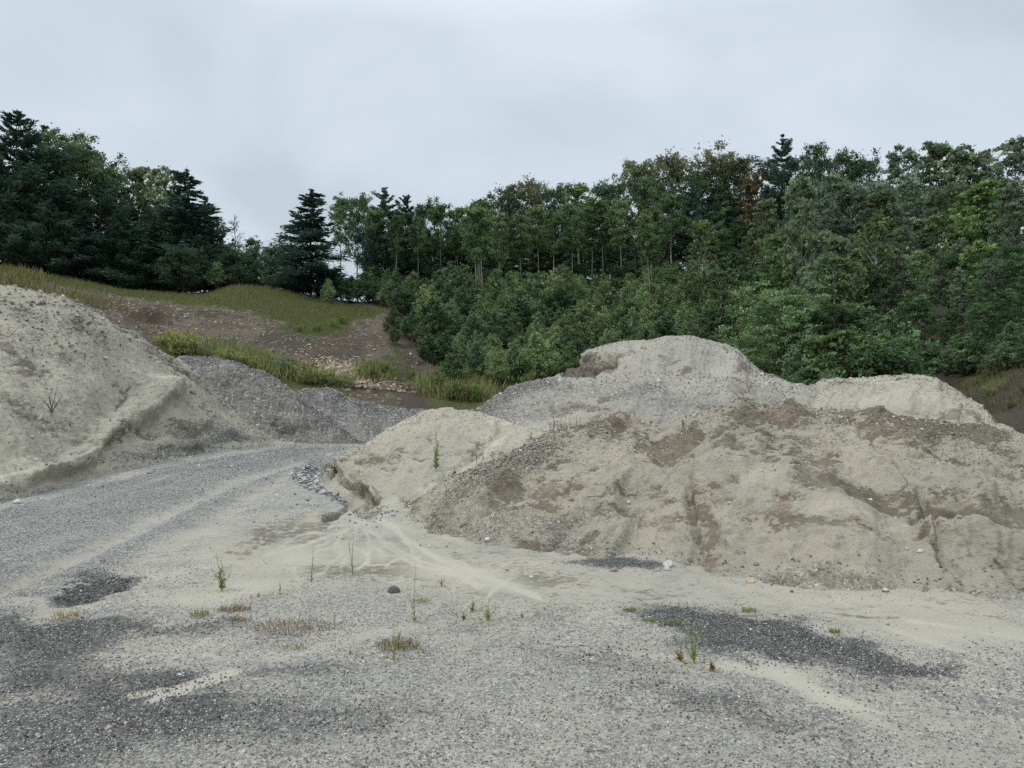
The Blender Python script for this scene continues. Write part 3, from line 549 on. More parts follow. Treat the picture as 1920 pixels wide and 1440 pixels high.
L1 = pile('big_sand_bank', [
    (-500, 1010, None, -420, 480, 23), (-200, 985, None, -160, 505, 23.5), (0, 943, None, 0, 533, 24), (60, 928, None, 62, 545, 24.6), (110, 915, None, 120, 560, 25.3), (160, 900, None, 172, 580, 26.2), (205, 888, None, 212, 606, 27),
    (250, 878, None, 262, 631, 28), (290, 870, None, 302, 660, 28.8), (330, 862, None, 342, 681, 29.6), (370, 853, None, 384, 712, 30.4), (420, 846, None, 432, 757, 31.2), (470, 840, None, 482, 802, 31.8), (515, 836, None, 520, 828, 32.2), (560, 834, None, 562, 833, 32.4)],
    M_sandL, 460, 280, 67, profile=-0.05, dampbase=-0.10, flow=0.08, amp=1.0, spur=.35, shear=6.0, back=.7,
    damp=[(300, 668, 50, 6, 35, .9), (330, 692, 50, 6, 30, 1.0), (225, 622, 50, 5, 12, .7), (215, 820, 32, 18, -15, .8), (275, 815, 34, 12, 0, .7), (190, 850, 14, 14, 0, .8), (150, 873, 30, 5, 5, .4), (345, 802, 28, 9, 5, .8), (400, 790, 40, 14, 35, .5), (30, 760, 40, 9, 0, .5),
          (60, 805, 60, 7, 0, .6), (20, 700, 50, 20, 0, .35), (60, 580, 60, 20, 0, .25), (140, 600, 20, 8, 0, .5), (500, 800, 40, 8, 35, .5)],
    grav=[(380, 815, 90, 22, 0, .45), (300, 850, 120, 14, -8, .5), (100, 925, 120, 9, -8, .35), (400, 745, 50, 12, 40, .35), (80, 600, 110, 40, 10, .28), (450, 825, 60, 8, 0, .4), (60, 640, 70, 30, 0, .2)],
    pale=[(180, 600, 60, 10, 20, .5), (290, 710, 60, 12, 30, .8), (120, 720, 60, 30, 0, .5), (310, 775, 50, 10, 0, .8), (40, 880, 60, 24, -25, .8), (210, 700, 60, 20, 0, .4), (450, 800, 60, 8, 32, .6), (150, 880, 40, 8, 0, .4), (160, 800, 40, 8, -35, .4)],
    red=[(20, 690, 30, 10, 0, .4)],
    cuts=[([(300, 680), (335, 735), (300, 762), (230, 802), (150, 852), (50, 902)], 12, -.13), ([(120, 570), (210, 640), (280, 700), (340, 760), (420, 810)], 14, -.12), ([(245, 725), (230, 755), (215, 775)], 2.5, .12), ([(205, 830), (240, 800), (290, 795)], 12, .12), ([(190, 860), (200, 830)], 10, .2), ([(215, 620), (262, 632)], 4, .12), ([(340, 830), (400, 800)], 8, .1), ([(300, 665), (345, 700), (400, 740)], 5, .15)],
    bumps=[(250, 780, 90, 24, -38, .35), (150, 870, 60, 12, -20, .2), (300, 740, 40, 20, 20, .2), (350, 800, 40, 14, 0, .2), (60, 900, 90, 12, -14, .12), (330, 835, 60, 9, 0, .15)],
    label='large pale sand bank sloping down from the left edge to the haul road')
L2 = pile('gravel_pile', [
    (300, 850, 33, 300, 690, 35), (340, 850, 33, 342, 673, 36), (380, 850, 33, 392, 668, 36.4), (430, 850, 33, 440, 681, 36.6), (480, 850, 33, 500, 700, 36.4), (530, 850, 33, 542, 727, 36), (570, 850, 33, 572, 752, 35.6), (610, 850, 33, 608, 778, 35), (650, 850, 33, 648, 808, 34.6), (690, 850, 33, 684, 833, 34.2)],
    M_grav, 260, 130, 71, dampbase=-0.1, gravbase=.42, flow=.14, amp=1.2, back=.6, crestw=.3,
    damp=[(510, 800, 30, 14, 30, .8), (600, 820, 40, 8, 0, .3)], drk=[(500, 740, 60, 20, 20, .2)],
    pale=[(440, 735, 30, 8, 0, .4)], cuts=[([(520, 792), (535, 810), (545, 812)], 8, .3)], bumps=[(400, 700, 40, 20, 0, .2), (560, 790, 40, 14, 0, .25)],
    label='grey gravel pile with steep side, behind the lower end of the left sand bank', cat='gravel pile')
L3 = pile('low_gravel_pile', [
    (540, 800, 36.5, 548, 742, 39), (570, 810, 36.5, 578, 730, 40), (600, 820, 36.5, 612, 729, 40.5), (650, 835, 36, 660, 747, 40.6), (700, 845, 36, 720, 761, 40.6), (760, 845, 36, 775, 768, 40.4), (830, 845, 36, 835, 770, 40.2), (900, 845, 36, 900, 776, 39.5)],
    M_grav, 220, 110, 79, dampbase=-0.15, gravbase=.5, flow=.12, amp=1.0, back=.6, crestw=.3,
    label='low grey gravel pile where the haul road disappears, coarse stones on top', cat='gravel pile')
# ------------------------------------------------------------------ plants: shared builders
def leaf_mat(name, transl=0.35, rough=0.6, var=0.25):
    m = bpy.data.materials.new(name); m.use_nodes = True; t = m.node_tree; t.nodes.clear(); N = t.nodes.new; L = t.links.new
    out = N('ShaderNodeOutputMaterial'); a = N('ShaderNodeAttribute'); a.attribute_name = 'col'
    oi = N('ShaderNodeObjectInfo'); hs = N('ShaderNodeHueSaturation'); hs.inputs['Saturation'].default_value = 1.0
    m1 = N('ShaderNodeMapRange'); m1.inputs[3].default_value = 1 - var; m1.inputs[4].default_value = 1 + var; L(oi.outputs['Random'], m1.inputs[0]); L(m1.outputs[0], hs.inputs['Value'])
    w = N('ShaderNodeTexWhiteNoise'); w.noise_dimensions = '1D'; L(oi.outputs['Random'], w.inputs['W'])
    m2 = N('ShaderNodeMapRange'); m2.inputs[3].default_value = 0.492; m2.inputs[4].default_value = 0.518; L(w.outputs['Value'], m2.inputs[0]); L(m2.outputs[0], hs.inputs['Hue'])
    L(a.outputs['Color'], hs.inputs['Color'])
    d = N('ShaderNodeBsdfDiffuse'); tr = N('ShaderNodeBsdfTranslucent'); mx = N('ShaderNodeMixShader'); mx.inputs[0].default_value = transl
    L(hs.outputs[0], d.inputs[0]); L(hs.outputs[0], tr.inputs[0]); L(d.outputs[0], mx.inputs[1]); L(tr.outputs[0], mx.inputs[2]); L(mx.outputs[0], out.inputs[0])
    return m
def vcol_mat(name, rough=0.85, nscale=None):
    t = NT(name, rough); a = t.n('Attribute', attribute_name='col'); c = a.outputs['Color']
    if nscale:
        tcn = t.n('TexCoord').outputs['Object']; n = t.noise(tcn, nscale, 4)
        c = t.mix(1.0, c, t.ramp(n, [(.3, (.7, .7, .7)), (.7, (1.2, 1.2, 1.2))]), 'MULTIPLY')
    t.l(c, t.b.inputs['Base Color']); return t.m
M_leaf = leaf_mat('broad_leaves', .4, var=.32); M_needle = leaf_mat('needles', .2); M_weed = leaf_mat('weed_leaves', .4, var=.1)
M_bark = vcol_mat('bark', .9, 6); M_stone = vcol_mat('stone', .85, 25)

def tubes(segs, sides=5):
    """segs: list of (points (n,3), radii (n,)) -> V, F"""
    Vs = []; Fs = []; b = 0
    ang = np.linspace(0, 2 * math.pi, sides, endpoint=False)
    for pts, rad in segs:
        pts = np.asarray(pts, float); n = len(pts); t = np.gradient(pts, axis=0); t /= np.linalg.norm(t, axis=1, keepdims=True) + 1e-9
        ref = np.where(np.abs(t[:, 2:3]) > .9, np.array([[1., 0, 0]]), np.array([[0, 0, 1.]]))
        u = np.cross(t, ref); u /= np.linalg.norm(u, axis=1, keepdims=True) + 1e-9; w = np.cross(t, u)
        ring = pts[:, None] + np.asarray(rad)[:, None, None] * (np.cos(ang)[None, :, None] * u[:, None] + np.sin(ang)[None, :, None] * w[:, None])
        Vs.append(ring.reshape(-1, 3)); i = np.arange(n * sides).reshape(n, sides) + b
        Fs.append(np.stack([i[:-1], np.roll(i, -1, 1)[:-1], np.roll(i, -1, 1)[1:], i[1:]], -1).reshape(-1, 4)); b += n * sides
    return np.concatenate(Vs), np.concatenate(Fs)
def quads(C, U, Wd):
    """diamond leaves: centre, long half axis, short half axis"""
    n = len(C); V = np.stack([C - U, C + Wd, C + U, C - Wd], 1).reshape(-1, 3); return V, np.arange(4 * n).reshape(n, 4)
def unit(v): return v / (np.linalg.norm(v, axis=-1, keepdims=True) + 1e-9)

def crown_broad(rs, centers, radii, nleaf, size, base, flat=.65, yellow=0.0, tipc=None, H=1.0, clv=.22):
    k = len(centers); which = rs.integers(0, k, nleaf) if True else None
    p = rs.random(k) * 0; which = rs.choice(k, nleaf, p=(radii ** 2) / (radii ** 2).sum())
    d = unit(rs.normal(size=(nleaf, 3))); r = np.where(rs.random(nleaf) < .6, rs.random(nleaf) ** .5, np.abs(rs.normal(0, .85, nleaf)))
    C = centers[which] + d * (r * radii[which])[:, None] * np.array([1, 1, flat])
    nrm = unit(rs.normal(size=(nleaf, 3)) + np.array([0, 0, .9])); U = unit(np.cross(nrm, rs.normal(size=(nleaf, 3)))); Wv = np.cross(nrm, U)
    s = size * rs.uniform(.6, 1.4, nleaf)[:, None]
    V, Fq = quads(C, U * s, Wv * s * .62)
    cv = rs.normal(0, clv, k)[which] + rs.normal(0, .18, nleaf); col = np.asarray(base)[None] * np.clip(1 + cv, .45, 1.8)[:, None]
    ch = rs.normal(0, .06, k)[which]; col[:, 0] *= 1 + ch; col[:, 2] *= 1 - ch * .5
    if yellow > 0:
        y = rs.random(nleaf) < yellow; col[y] = np.array([.20, .15, .04]) * rs.uniform(.6, 1.3, (y.sum(), 1))
    if tipc is not None:
        tz = smooth(.72, .97, C[:, 2] / H) * (rs.random(k)[which] < .8); sel = rs.random(nleaf) < tz * .5
        col[sel] = np.array(tipc) * rs.uniform(.7, 1.3, (sel.sum(), 1))
    return V, Fq, np.repeat(np.clip(col, 0, 1), 4, axis=0)

PROTO = {}
def finish(kind, trunkVF, tcol, crownVFC, H, name, leafmat):
    root = bpy.data.objects.new(name, None); root.empty_display_size = .5
    V, Fq = trunkVF
    zc = np.asarray(tcol)[None] * np.ones((len(V), 1))
    t = mesh_np('trunk', V, Fq, M_bark, None, True, col=zc, link=False)
    ch = [t]
    if crownVFC is not None:
        V, Fq, c = crownVFC; ch.append(mesh_np('crown', V, Fq, leafmat, None, False, col=c, link=False))
    PROTO.setdefault(kind, []).append((root, ch, H))

def broad(kind, seed, H, wid, bare, nl, size, base, prof, elev=(20, 60), nlimb=26, sub=5, crad=.11, trunkc=(.16, .14, .12), lean=.02, forks=1, flat=.65, yellow=0., tipc=None, name='broadleaf_tree', tr=.011, clv=.22):
    rs = np.random.default_rng(seed); segs = []
    cs = []; rr = []
    for f in range(forks):
        n = 9; th = np.linspace(0, 1, n); az = rs.uniform(0, 6.28); spread = (0.10 if forks > 1 else 0) + rs.uniform(0, lean)
        ln = spread * H * th ** 1.3
        tp = np.stack([ln * math.cos(az) + np.cumsum(rs.normal(0, .005 * H, n)) * (th > 0), ln * math.sin(az) + np.cumsum(rs.normal(0, .005 * H, n)) * (th > 0), th * H * rs.uniform(.9, .97)], 1)
        tp[0] = (0, 0, -.3)
        segs.append((tp, H * tr / (forks ** .4) * (1 - .88 * th) + .01))
        for i in range(nlimb // forks):
            t = (i + rs.random()) / (nlimb / forks); h = bare + (1 - bare) * t * .97
            o = np.array([np.interp(h, th, tp[:, j]) for j in range(3)])
            a = i * 2.4 + rs.uniform(-.5, .5); el = R(rs.uniform(*elev)) ; L = wid * .5 * prof(t) * rs.uniform(.7, 1.15)
            dr = np.array([math.cos(a) * math.cos(el), math.sin(a) * math.cos(el), math.sin(el)])
            e_ = o + dr * L; mid = o + dr * L * .5 + np.array([0, 0, L * .06])
            if L > .3: segs.append((np.array([o, mid, e_]), np.array([.35, .2, .06]) * H * tr * .9))
            kk = 1 - (.6 * t if prof is cone_ else 0); cs.append(e_); rr.append(kk * crad * wid * rs.uniform(.7, 1.2))
            for q in range(sub):
                w = rs.uniform(.35, 1.0); s0 = o + dr * L * w; dd = unit(rs.normal(size=3) + np.array([0, 0, .3])) * L * .38 * rs.uniform(.6, 1.2)
                if L > .8 and q < 2: segs.append((np.array([s0, s0 + dd]), np.array([.12, .04]) * H * tr))
                cs.append(s0 + dd); rr.append(kk * crad * wid * rs.uniform(.55, 1.1))
    cs = np.array(cs); rr = np.array(rr); hmax = cs[:, 2].max() + rr.max() * .5
    V, Fq, c = crown_broad(rs, cs, rr, nl, size, base, flat, yellow, tipc, hmax, clv)
    finish(kind, tubes(segs), trunkc, (V, Fq, c), hmax, name, M_leaf)

def conifer(kind, seed, H, wid, bare, nwh, nbr, base, droop=-.12, up=.15, spray=.34, dens=1.0, trunkc=(.12, .10, .085), irregular=.2, pw=.85, name='pine_tree', plume=False, tr=.011):
    rs = np.random.default_rng(seed); segs = []
    th = np.linspace(0, 1, 8); tp = np.stack([np.cumsum(rs.normal(0, .004 * H, 8)), np.cumsum(rs.normal(0, .004 * H, 8)), th * H], 1); tp[0] = (0, 0, -.3)
    segs.append((tp, H * tr * (1 - .93 * th) + .008))
    Cs, Us, Ws, Col = [], [], [], []
    for i in range(nwh):
        t = (i + rs.uniform(-.2, .2)) / nwh; t = min(max(t, 0), .995); h = bare + (1 - bare) * t
        o = np.array([np.interp(h, th, tp[:, j]) for j in range(3)]); Lw = wid * .5 * (((1 - t) ** pw * .95 + .04) if not plume else max(.03, (1 - t ** 1.9)))
        if t < .12: Lw *= .75 + t * 2
        k = max(3, int(nbr * (1 - .4 * t))); a0 = rs.uniform(0, 6.28)
        for b in range(k):
            if rs.random() < irregular * .5: continue
            a = a0 + b * 6.283 / k + rs.uniform(-.25, .25); L = Lw * (1 + rs.normal(0, irregular)); L = max(L, .15)
            s = np.linspace(0, 1, 5); dr_ = droop + rs.normal(0, .10); z = L * (dr_ * s * 1.6 + up * s ** 2 * 1.6) + (L * .25 * s if t > .8 else 0)
            ca, sa = math.cos(a), math.sin(a); pts = o + np.stack([ca * L * s, sa * L * s, z], 1)
            segs.append((pts[[0, 2, 4]], np.array([.3, .18, .05]) * H * tr * .7))
            m = int(max(5 if not plume else 16, dens * 26 * L / spray * .34)); q = rs.uniform(.18 if not plume else (.4 if t < .7 else .02), 1.03, m) ** (1 if not plume else .8)
            side = rs.choice([-1, 1], m); off = rs.random(m) * L * (.28 if not plume else .20) * (1.15 - q) ** .6
            P_ = np.stack([np.interp(q, s, pts[:, j]) for j in range(3)], 1)
            latv = np.array([-sa, ca, 0]); P_ = P_ + side[:, None] * off[:, None] * latv + rs.normal(0, .12 if not plume else .15, (m, 3)) * np.array([1, 1, .7]) * max(L * .5, .4)
            U = unit(np.array([ca, sa, 0])[None] * .9 + latv[None] * side[:, None] * rs.uniform(.3, 1.1, (m, 1)) + np.array([0, 0, 1.]) * rs.uniform(-.35, .35 if not plume else .8, (m, 1)))
            nr = unit(np.array([0, 0, 1.]) + rs.normal(0, .45, (m, 3))); Wv = unit(np.cross(nr, U)); sz = spray * rs.uniform(.6, 1.25, (m, 1))
            Cs.append(P_); Us.append(U * sz); Ws.append(Wv * sz * .30)
            v = 1 + rs.normal(0, .15) + rs.normal(0, .15, (m, 1)); Col.append(np.asarray(base)[None] * np.clip(v, .5, 1.6))
    Cs = np.concatenate(Cs); V, Fq = quads(Cs, np.concatenate(Us), np.concatenate(Ws)); c = np.repeat(np.concatenate(Col), 4, axis=0)
    finish(kind, tubes(segs), trunkc, (V, Fq, c), H * 1.0, name, M_needle)

round_ = lambda t: math.sin(math.pi * min(.97, .12 + t * .85)) ** .6
tall_ = lambda t: math.sin(math.pi * min(.95, .18 + t * .74)) ** .8
cone_ = lambda t: (1 - t) ** .95 * 1.0 + .05 if t > .12 else .75 + t
top_ = lambda t: .55 + .45 * math.sin(math.pi * min(.97, .2 + t * .75))
DG = (.105, .155, .080); MG = (.13, .19, .08); YG = (.2, .25, .1); BG = (.185, .235, .155); AG = (.20, .245, .14)
for s in (1, 2, 3): broad('oak', 100 + s, 14, 8.5, .38, 9500, .14, DG, round_, (15, 55), 30, 6, .085, (.10, .09, .08), name='oak_tree', yellow=.02)
for s in (1, 2): broad('oak_autumn', 110 + s, 14, 9, .38, 9500, .14, (.125, .175, .085), round_, (15, 55), 32, 6, .08, (.16, .15, .14), name='oak_tree', tipc=(.30, .235, .17), yellow=.03)
for s in (1,): broad('maple_red', 115 + s, 12, 6, .4, 5500, .16, (.14, .12, .06), round_, (20, 55), 26, 5, .09, name='maple_tree', yellow=.08)
for s in (1, 2, 3): broad('pole', 120 + s, 13, 4.6, .52, 4200, .13, (.145, .205, .09), tall_, (25, 60), 22, 4, .12, (.25, .24, .215), name='slender_tree', tr=.0075)
for s in (1, 2, 3): broad('aspen', 130 + s, 13, 5.8, .22, 9500, .13, BG, tall_, (20, 60), 54, 4, .075, (.27, .27, .25), lean=.05, name='aspen_tree', tr=.008, clv=.3)
for s in (1, 2): broad('aspen_pale', 140 + s, 11, 4.8, .25, 5000, .16, AG, tall_, (35, 65), 34, 4, .09, (.34, .33, .30), name='aspen_tree', tr=.007)
for s in (1, 2): broad('birch', 150 + s, 10, 3.2, .35, 3600, .11, (.16, .215, .095), tall_, (25, 60), 34, 4, .11, (.52, .51, .47), name='birch_tree', tr=.0085)
for s in (1, 2, 3): broad('young_birch', 160 + s, 6, 4.9, .03, 9000, .085, (.205, .265, .12), cone_, (15, 50), 70, 4, .09, (.2, .17, .14), name='young_birch', forks=2, flat=1.1, clv=.25, tr=.006)
for s in (1, 2, 3): broad('young_alder', 170 + s, 5, 4.7, .03, 9000, .09, (.145, .210, .105), cone_, (10, 50), 66, 4, .10, (.15, .13, .11), name='young_alder', forks=2, flat=.9, clv=.28, tr=.006)
for s in (1, 2): broad('maple_bush', 180 + s, 8, 8.5, .05, 17000, .10, (.20, .275, .125), round_, (5, 55), 60, 6, .07, (.14, .12, .1), name='maple_tree', flat=.45, forks=2, clv=.32)
for s in (1, 2): broad('dark_maple', 185 + s, 11, 8, .12, 13000, .125, (.115, .18, .085), round_, (5, 50), 50, 6, .08, (.12, .11, .1), name='maple_tree', flat=.45, clv=.32)
for s in (1, 2): broad('maple_bright', 190 + s, 10, 6.5, .12, 8500, .15, (.165, .245, .09), round_, (5, 50), 44, 5, .09, (.12, .11, .1), name='maple_tree', flat=.45, clv=.3)
for s in (1, 2): broad('dark_shrub', 198 + s, 5, 5.4, .02, 8000, .10, (.075, .115, .068), round_, (5, 55), 56, 5, .09, (.1, .09, .08), name='shrub', forks=2, tr=.007)
for s in (1, 2): broad('bush', 195 + s, 3, 4.4, .05, 4800, .12, (.095, .145, .068), round_, (10, 70), 40, 4, .11, (.12, .1, .08), name='bush', forks=3, tr=.01)
for s in (1, 2, 3): conifer('pine', 200 + s, 16, 8.8, .12, 30, 7, (.092, .145, .102), droop=-.05, up=.20, spray=.30, dens=2.2, irregular=.34, pw=.7, plume=True, name='white_pine')
for s in (1, 2): conifer('spruce', 210 + s, 13, 7.8, .07, 36, 8, (.092, .148, .108), droop=-.16, up=.14, spray=.27, dens=1.9, irregular=.5, name='spruce_tree')
for s in (1, 2, 3): conifer('young_pine', 220 + s, 5, 3.9, .03, 18, 8, (.150, .222, .125), droop=.15, up=.25, spray=.17, dens=1.5, irregular=.15, pw=.75, plume=True, name='young_pine')
def dead(kind, seed, H, n, name='dead_tree', tc=(.16, .145, .13)):
    rs = np.random.default_rng(seed); tp = np.stack([np.cumsum(rs.normal(0, .01 * H, 7)), np.cumsum(rs.normal(0, .01 * H, 7)), np.linspace(-.02, .98, 7) * H], 1)
    segs = [(tp, H * np.linspace(.011, .002, 7))]
    for i in range(n):
        t = rs.uniform(.3, .95); o = np.array([np.interp(t, np.linspace(0, 1, 7), tp[:, j]) for j in range(3)]); a = rs.uniform(0, 6.28); el = R(rs.uniform(25, 65)); L = H * .33 * (1.15 - t)
        dr = np.array([math.cos(a) * math.cos(el), math.sin(a) * math.cos(el), math.sin(el)]); segs.append((np.array([o, o + dr * L * .5 + [0, 0, .02 * H], o + dr * L]), H * np.array([.004, .0028, .0012])))
        for q in range(4):
            w = rs.uniform(.3, .9); s0 = o + dr * L * w; segs.append((np.array([s0, s0 + unit(rs.normal(size=3) + dr + [0, 0, .6]) * L * .4]), H * np.array([.0022, .0010])))
    finish(kind, tubes(segs, 4), tc, None, H, name, None)
dead('dead', 301, 8, 26)

# ------------------------------------------------------------------ forest placement
TREES = []      # (kind, px, row, object)
rt = np.random.default_rng(77); cnt = {}
def tree(kind, px, top, Y, base=None, wide=1.0, rot=None, lean=0.0, z0=None):
    vs = PROTO[kind]; k = cnt.get(kind, 0); cnt[kind] = k + 1; root, ch, H = vs[k % len(vs)]
    p = at(px, top, Y); zb = hz(p[0], Y) if z0 is None else z0; h = p[2] - zb
    if h < 0.6: return None
    s = h / H
    if kind == 'bush' and s > 1.2: return tree('young_alder', px, top, Y, base, wide, rot, lean, z0)
    if kind in ('young_alder', 'young_birch', 'young_pine') and s > 1.75: return tree('dark_maple', px, top, Y, base, min(wide, 1.0), rot, lean, z0)
    o = root.copy(); COL.objects.link(o); o.location = (p[0], Y, zb); s = h / H
    o.scale = (s * wide, s * wide, s); o.rotation_euler = (0, R(lean), rt.uniform(0, 6.28) if rot is None else rot)
    for c in ch:
        d_ = c.copy(); COL.objects.link(d_); d_.parent = o
    TREES.append([kind, px, Y, o, h, top]); return o
# tree line, left wood
for a in [('pine', 30, 203, 70, 1.0), ('pine', -70, 215, 72, 1), ('pine', 78, 232, 74, .9), ('pine', -10, 250, 66, 1.0), ('oak', 128, 243, 72, .9), ('oak', 165, 272, 75, 1.0), ('oak', 200, 292, 72, .8), ('pine', 190, 330, 70, 1.0),
          ('oak', 225, 345, 76, .8), ('aspen_pale', 266, 308, 78, .8), ('aspen_pale', 303, 312, 77, .8), ('spruce', 350, 311, 71, 1.1), ('pine', 330, 345, 72, .8), ('spruce', 385, 365, 74, 1.0), ('pine', 398, 412, 72, .8), ('bush', 420, 440, 72, 1), ('dead', 441, 398, 78, 1.0),
          ('oak', 470, 443, 84, .9), ('oak', 512, 450, 86, .9), ('oak', 540, 456, 88, .9), ('oak', 300, 380, 82, 1.1), ('pine', 250, 390, 74, 1.0), ('pine', 110, 330, 69, 1.0), ('pine', 50, 330, 67, 1.0), ('oak', -150, 240, 70, 1), ('pine', -230, 220, 70, 1), ('oak', -330, 240, 72, 1), ('pine', -450, 230, 70, 1),
          ('pine', 20, 385, 64, 1.2), ('pine', 95, 372, 65, 1.2), ('spruce', 160, 395, 66, 1.3), ('pine', 225, 400, 66.5, 1.3), ('spruce', 290, 415, 67, 1.3), ('dark_shrub', 345, 455, 66, 1.2), ('pine', 385, 450, 69, 1.2), ('dark_shrub', 430, 468, 69, 1.2), ('dark_maple', 470, 480, 74, .9),
          ('dark_shrub', 505, 475, 72, 1.2), ('dark_shrub', 120, 470, 66, 1.2), ('dark_shrub', 190, 480, 66, 1.3), ('dark_shrub', 262, 490, 66.5, 1.3), ('dark_shrub', 318, 495, 67, 1.2), ('dark_maple', -80, 390, 64, 1), ('dark_shrub', 50, 455, 65, 1.2), ('pine', 350, 420, 70, .9), ('bush', 545, 490, 70, 1.1), ('young_birch', 408, 490, 67, 1.2), ('bush', 462, 505, 68, 1)]:
    tree(a[0], a[1], a[2], a[3], wide=a[4])
# tree line, middle
for a in [('spruce', 585, 352, 68, 1.12), ('pole', 640, 366, 72, .8), ('oak', 672, 362, 76, .75), ('pine', 724, 350, 74, .85), ('pine', 762, 362, 74, .85), ('oak', 800, 362, 78, .7), ('pole', 826, 378, 74, .9), ('pole', 858, 386, 76, 1), ('pole', 895, 372, 73, 1.15), ('pole', 905, 378, 72, 1.1),
          ('oak', 950, 346, 80, .8), ('oak_autumn', 1000, 332, 82, .8), ('oak', 1040, 345, 81, .8), ('birch', 1087, 345, 76, 1.3), ('pole', 1110, 372, 74, 1), ('oak', 1145, 325, 82, .8), ('oak_autumn', 1195, 293, 84, .85), ('oak_autumn', 1262, 285, 86, .9), ('oak_autumn', 1345, 272, 86, .9), ('oak_autumn', 1385, 292, 84, .8),
          ('maple_red', 1412, 322, 80, .8), ('pine', 1466, 250, 82, .8), ('oak', 1525, 270, 84, .7), ('oak', 1580, 280, 85, .7), ('oak', 1612, 278, 84, .8), ('aspen', 1690, 270, 80, 1), ('aspen_pale', 1755, 264, 80, 1.1), ('aspen_pale', 1800, 272, 78, 1.1), ('aspen', 1838, 280, 78, .9), ('aspen', 1905, 256, 74, 1), ('aspen', 1975, 245, 72, 1), ('oak', 2060, 250, 74, 1), ('oak', 2200, 250, 74, 1.1),
          ('pole', 978, 400, 71, 1), ('pole', 1040, 392, 71, 1.1), ('pole', 1075, 380, 72, 1), ('pole', 1165, 372, 72, 1), ('birch', 1220, 385, 71, 1.3), ('pole', 1258, 360, 76, 1.2), ('pole', 935, 400, 70, .9), ('pole', 1010, 385, 74, 1), ('pole', 1130, 375, 74, 1), ('pine', 1300, 350, 80, .9), ('pole', 700, 392, 72, .8), ('pole', 742, 400, 70, .8),
          ('pole', 783, 405, 71, .8), ('oak', 1090, 370, 88, 1), ('oak', 1220, 330, 90, 1), ('oak', 1310, 320, 90, 1), ('pine', 870, 410, 82, .8), ('pine', 1020, 410, 84, .9), ('pine', 1140, 400, 86, .9), ('pine', 940, 430, 84, .8), ('pine', 1230, 400, 84, .9), ('pine', 1380, 370, 84, .9), ('pine', 1440, 350, 86, .9), ('oak', 1500, 340, 80, .9),
          ('oak', 1560, 330, 80, .9), ('oak', 1640, 330, 80, .9), ('oak', 1720, 330, 80, .9), ('oak', 1800, 340, 76, .9), ('oak', 1880, 330, 74, .9), ('pine', 1350, 330, 88, .9), ('young_alder', 620, 500, 69, 1.2), ('young_alder', 655, 515, 68, 1.2), ('bush', 575, 505, 68, 1), ('bush', 610, 535, 66, 1), ('young_birch', 616, 522, 64, .9), ('young_alder', 690, 505, 69, 1.1), ('young_alder', 735, 500, 68, 1.1)]:
    tree(a[0], a[1], a[2], a[3], wide=a[4])
# dark understorey deep between the trunks
for px in range(760, 1500, 52): tree('dark_maple', px + rt.uniform(-14, 14), 455 - (px > 1150) * 40 + rt.uniform(-14, 14), 88 + rt.uniform(-3, 3), wide=.9)
# saplings on the slope, row by row
def row(lo, hi, step, topf, Y, kinds, jit=14, w=(.85, 1.15)):
    x = lo
    while x < hi:
        kd = kinds[int(rt.integers(len(kinds)))]
        if 'young_birch' in kinds and x > 900 and rt.random() < .45: kd = 'young_birch'
        tree(kd, x + rt.uniform(-step * .3, step * .3), topf(x) + rt.uniform(-jit, jit), Y + rt.uniform(-2, 2), wide=rt.uniform(*w)); x += step
row(730, 1480, 33, lambda x: 512 - max(0, x - 1150) * .10, 66, ['young_alder', 'young_pine', 'young_alder', 'young_birch'])
row(745, 1450, 33, lambda x: 545 - max(0, x - 1100) * .12, 60, ['young_alder', 'young_birch', 'young_pine'], 16)
row(735, 1420, 33, lambda x: 582 - max(0, x - 1000) * .10, 55, ['young_pine', 'young_birch', 'young_alder'], 14)
row(800, 1420, 34, lambda x: 618 - max(0, x - 1000) * .10, 51, ['young_pine', 'young_alder', 'young_birch'], 12)
row(930, 1400, 36, lambda x: 640 - max(0, x - 1000) * .08, 47.5, ['young_birch', 'young_pine', 'young_alder'], 10)
for a in [('young_pine', 812, 557, 55, 1), ('young_pine', 890, 588, 53, 1), ('young_birch', 1008, 620, 46, 1.2), ('young_birch', 1128, 520, 58, 1.1), ('young_birch', 1190, 572, 52, 1), ('birch', 1320, 412, 60, 1.1), ('birch', 1402, 438, 66, 1.1), ('young_birch', 1060, 585, 52, 1.1),
          ('young_pine', 895, 640, 47, .7), ('young_pine', 965, 645, 46.5, .6), ('young_pine', 740, 612, 53, .9), ('young_alder', 850, 660, 45.5, 1.3), ('young_birch', 1290, 512, 60, 1.1), ('young_birch', 1460, 430, 62, 1), ('young_alder', 1380, 470, 66, 1.2), ('young_pine', 1340, 560, 52, 1.1), ('young_pine', 1250, 590, 50, 1.1)]:
    tree(a[0], a[1], a[2], a[3], wide=a[4])
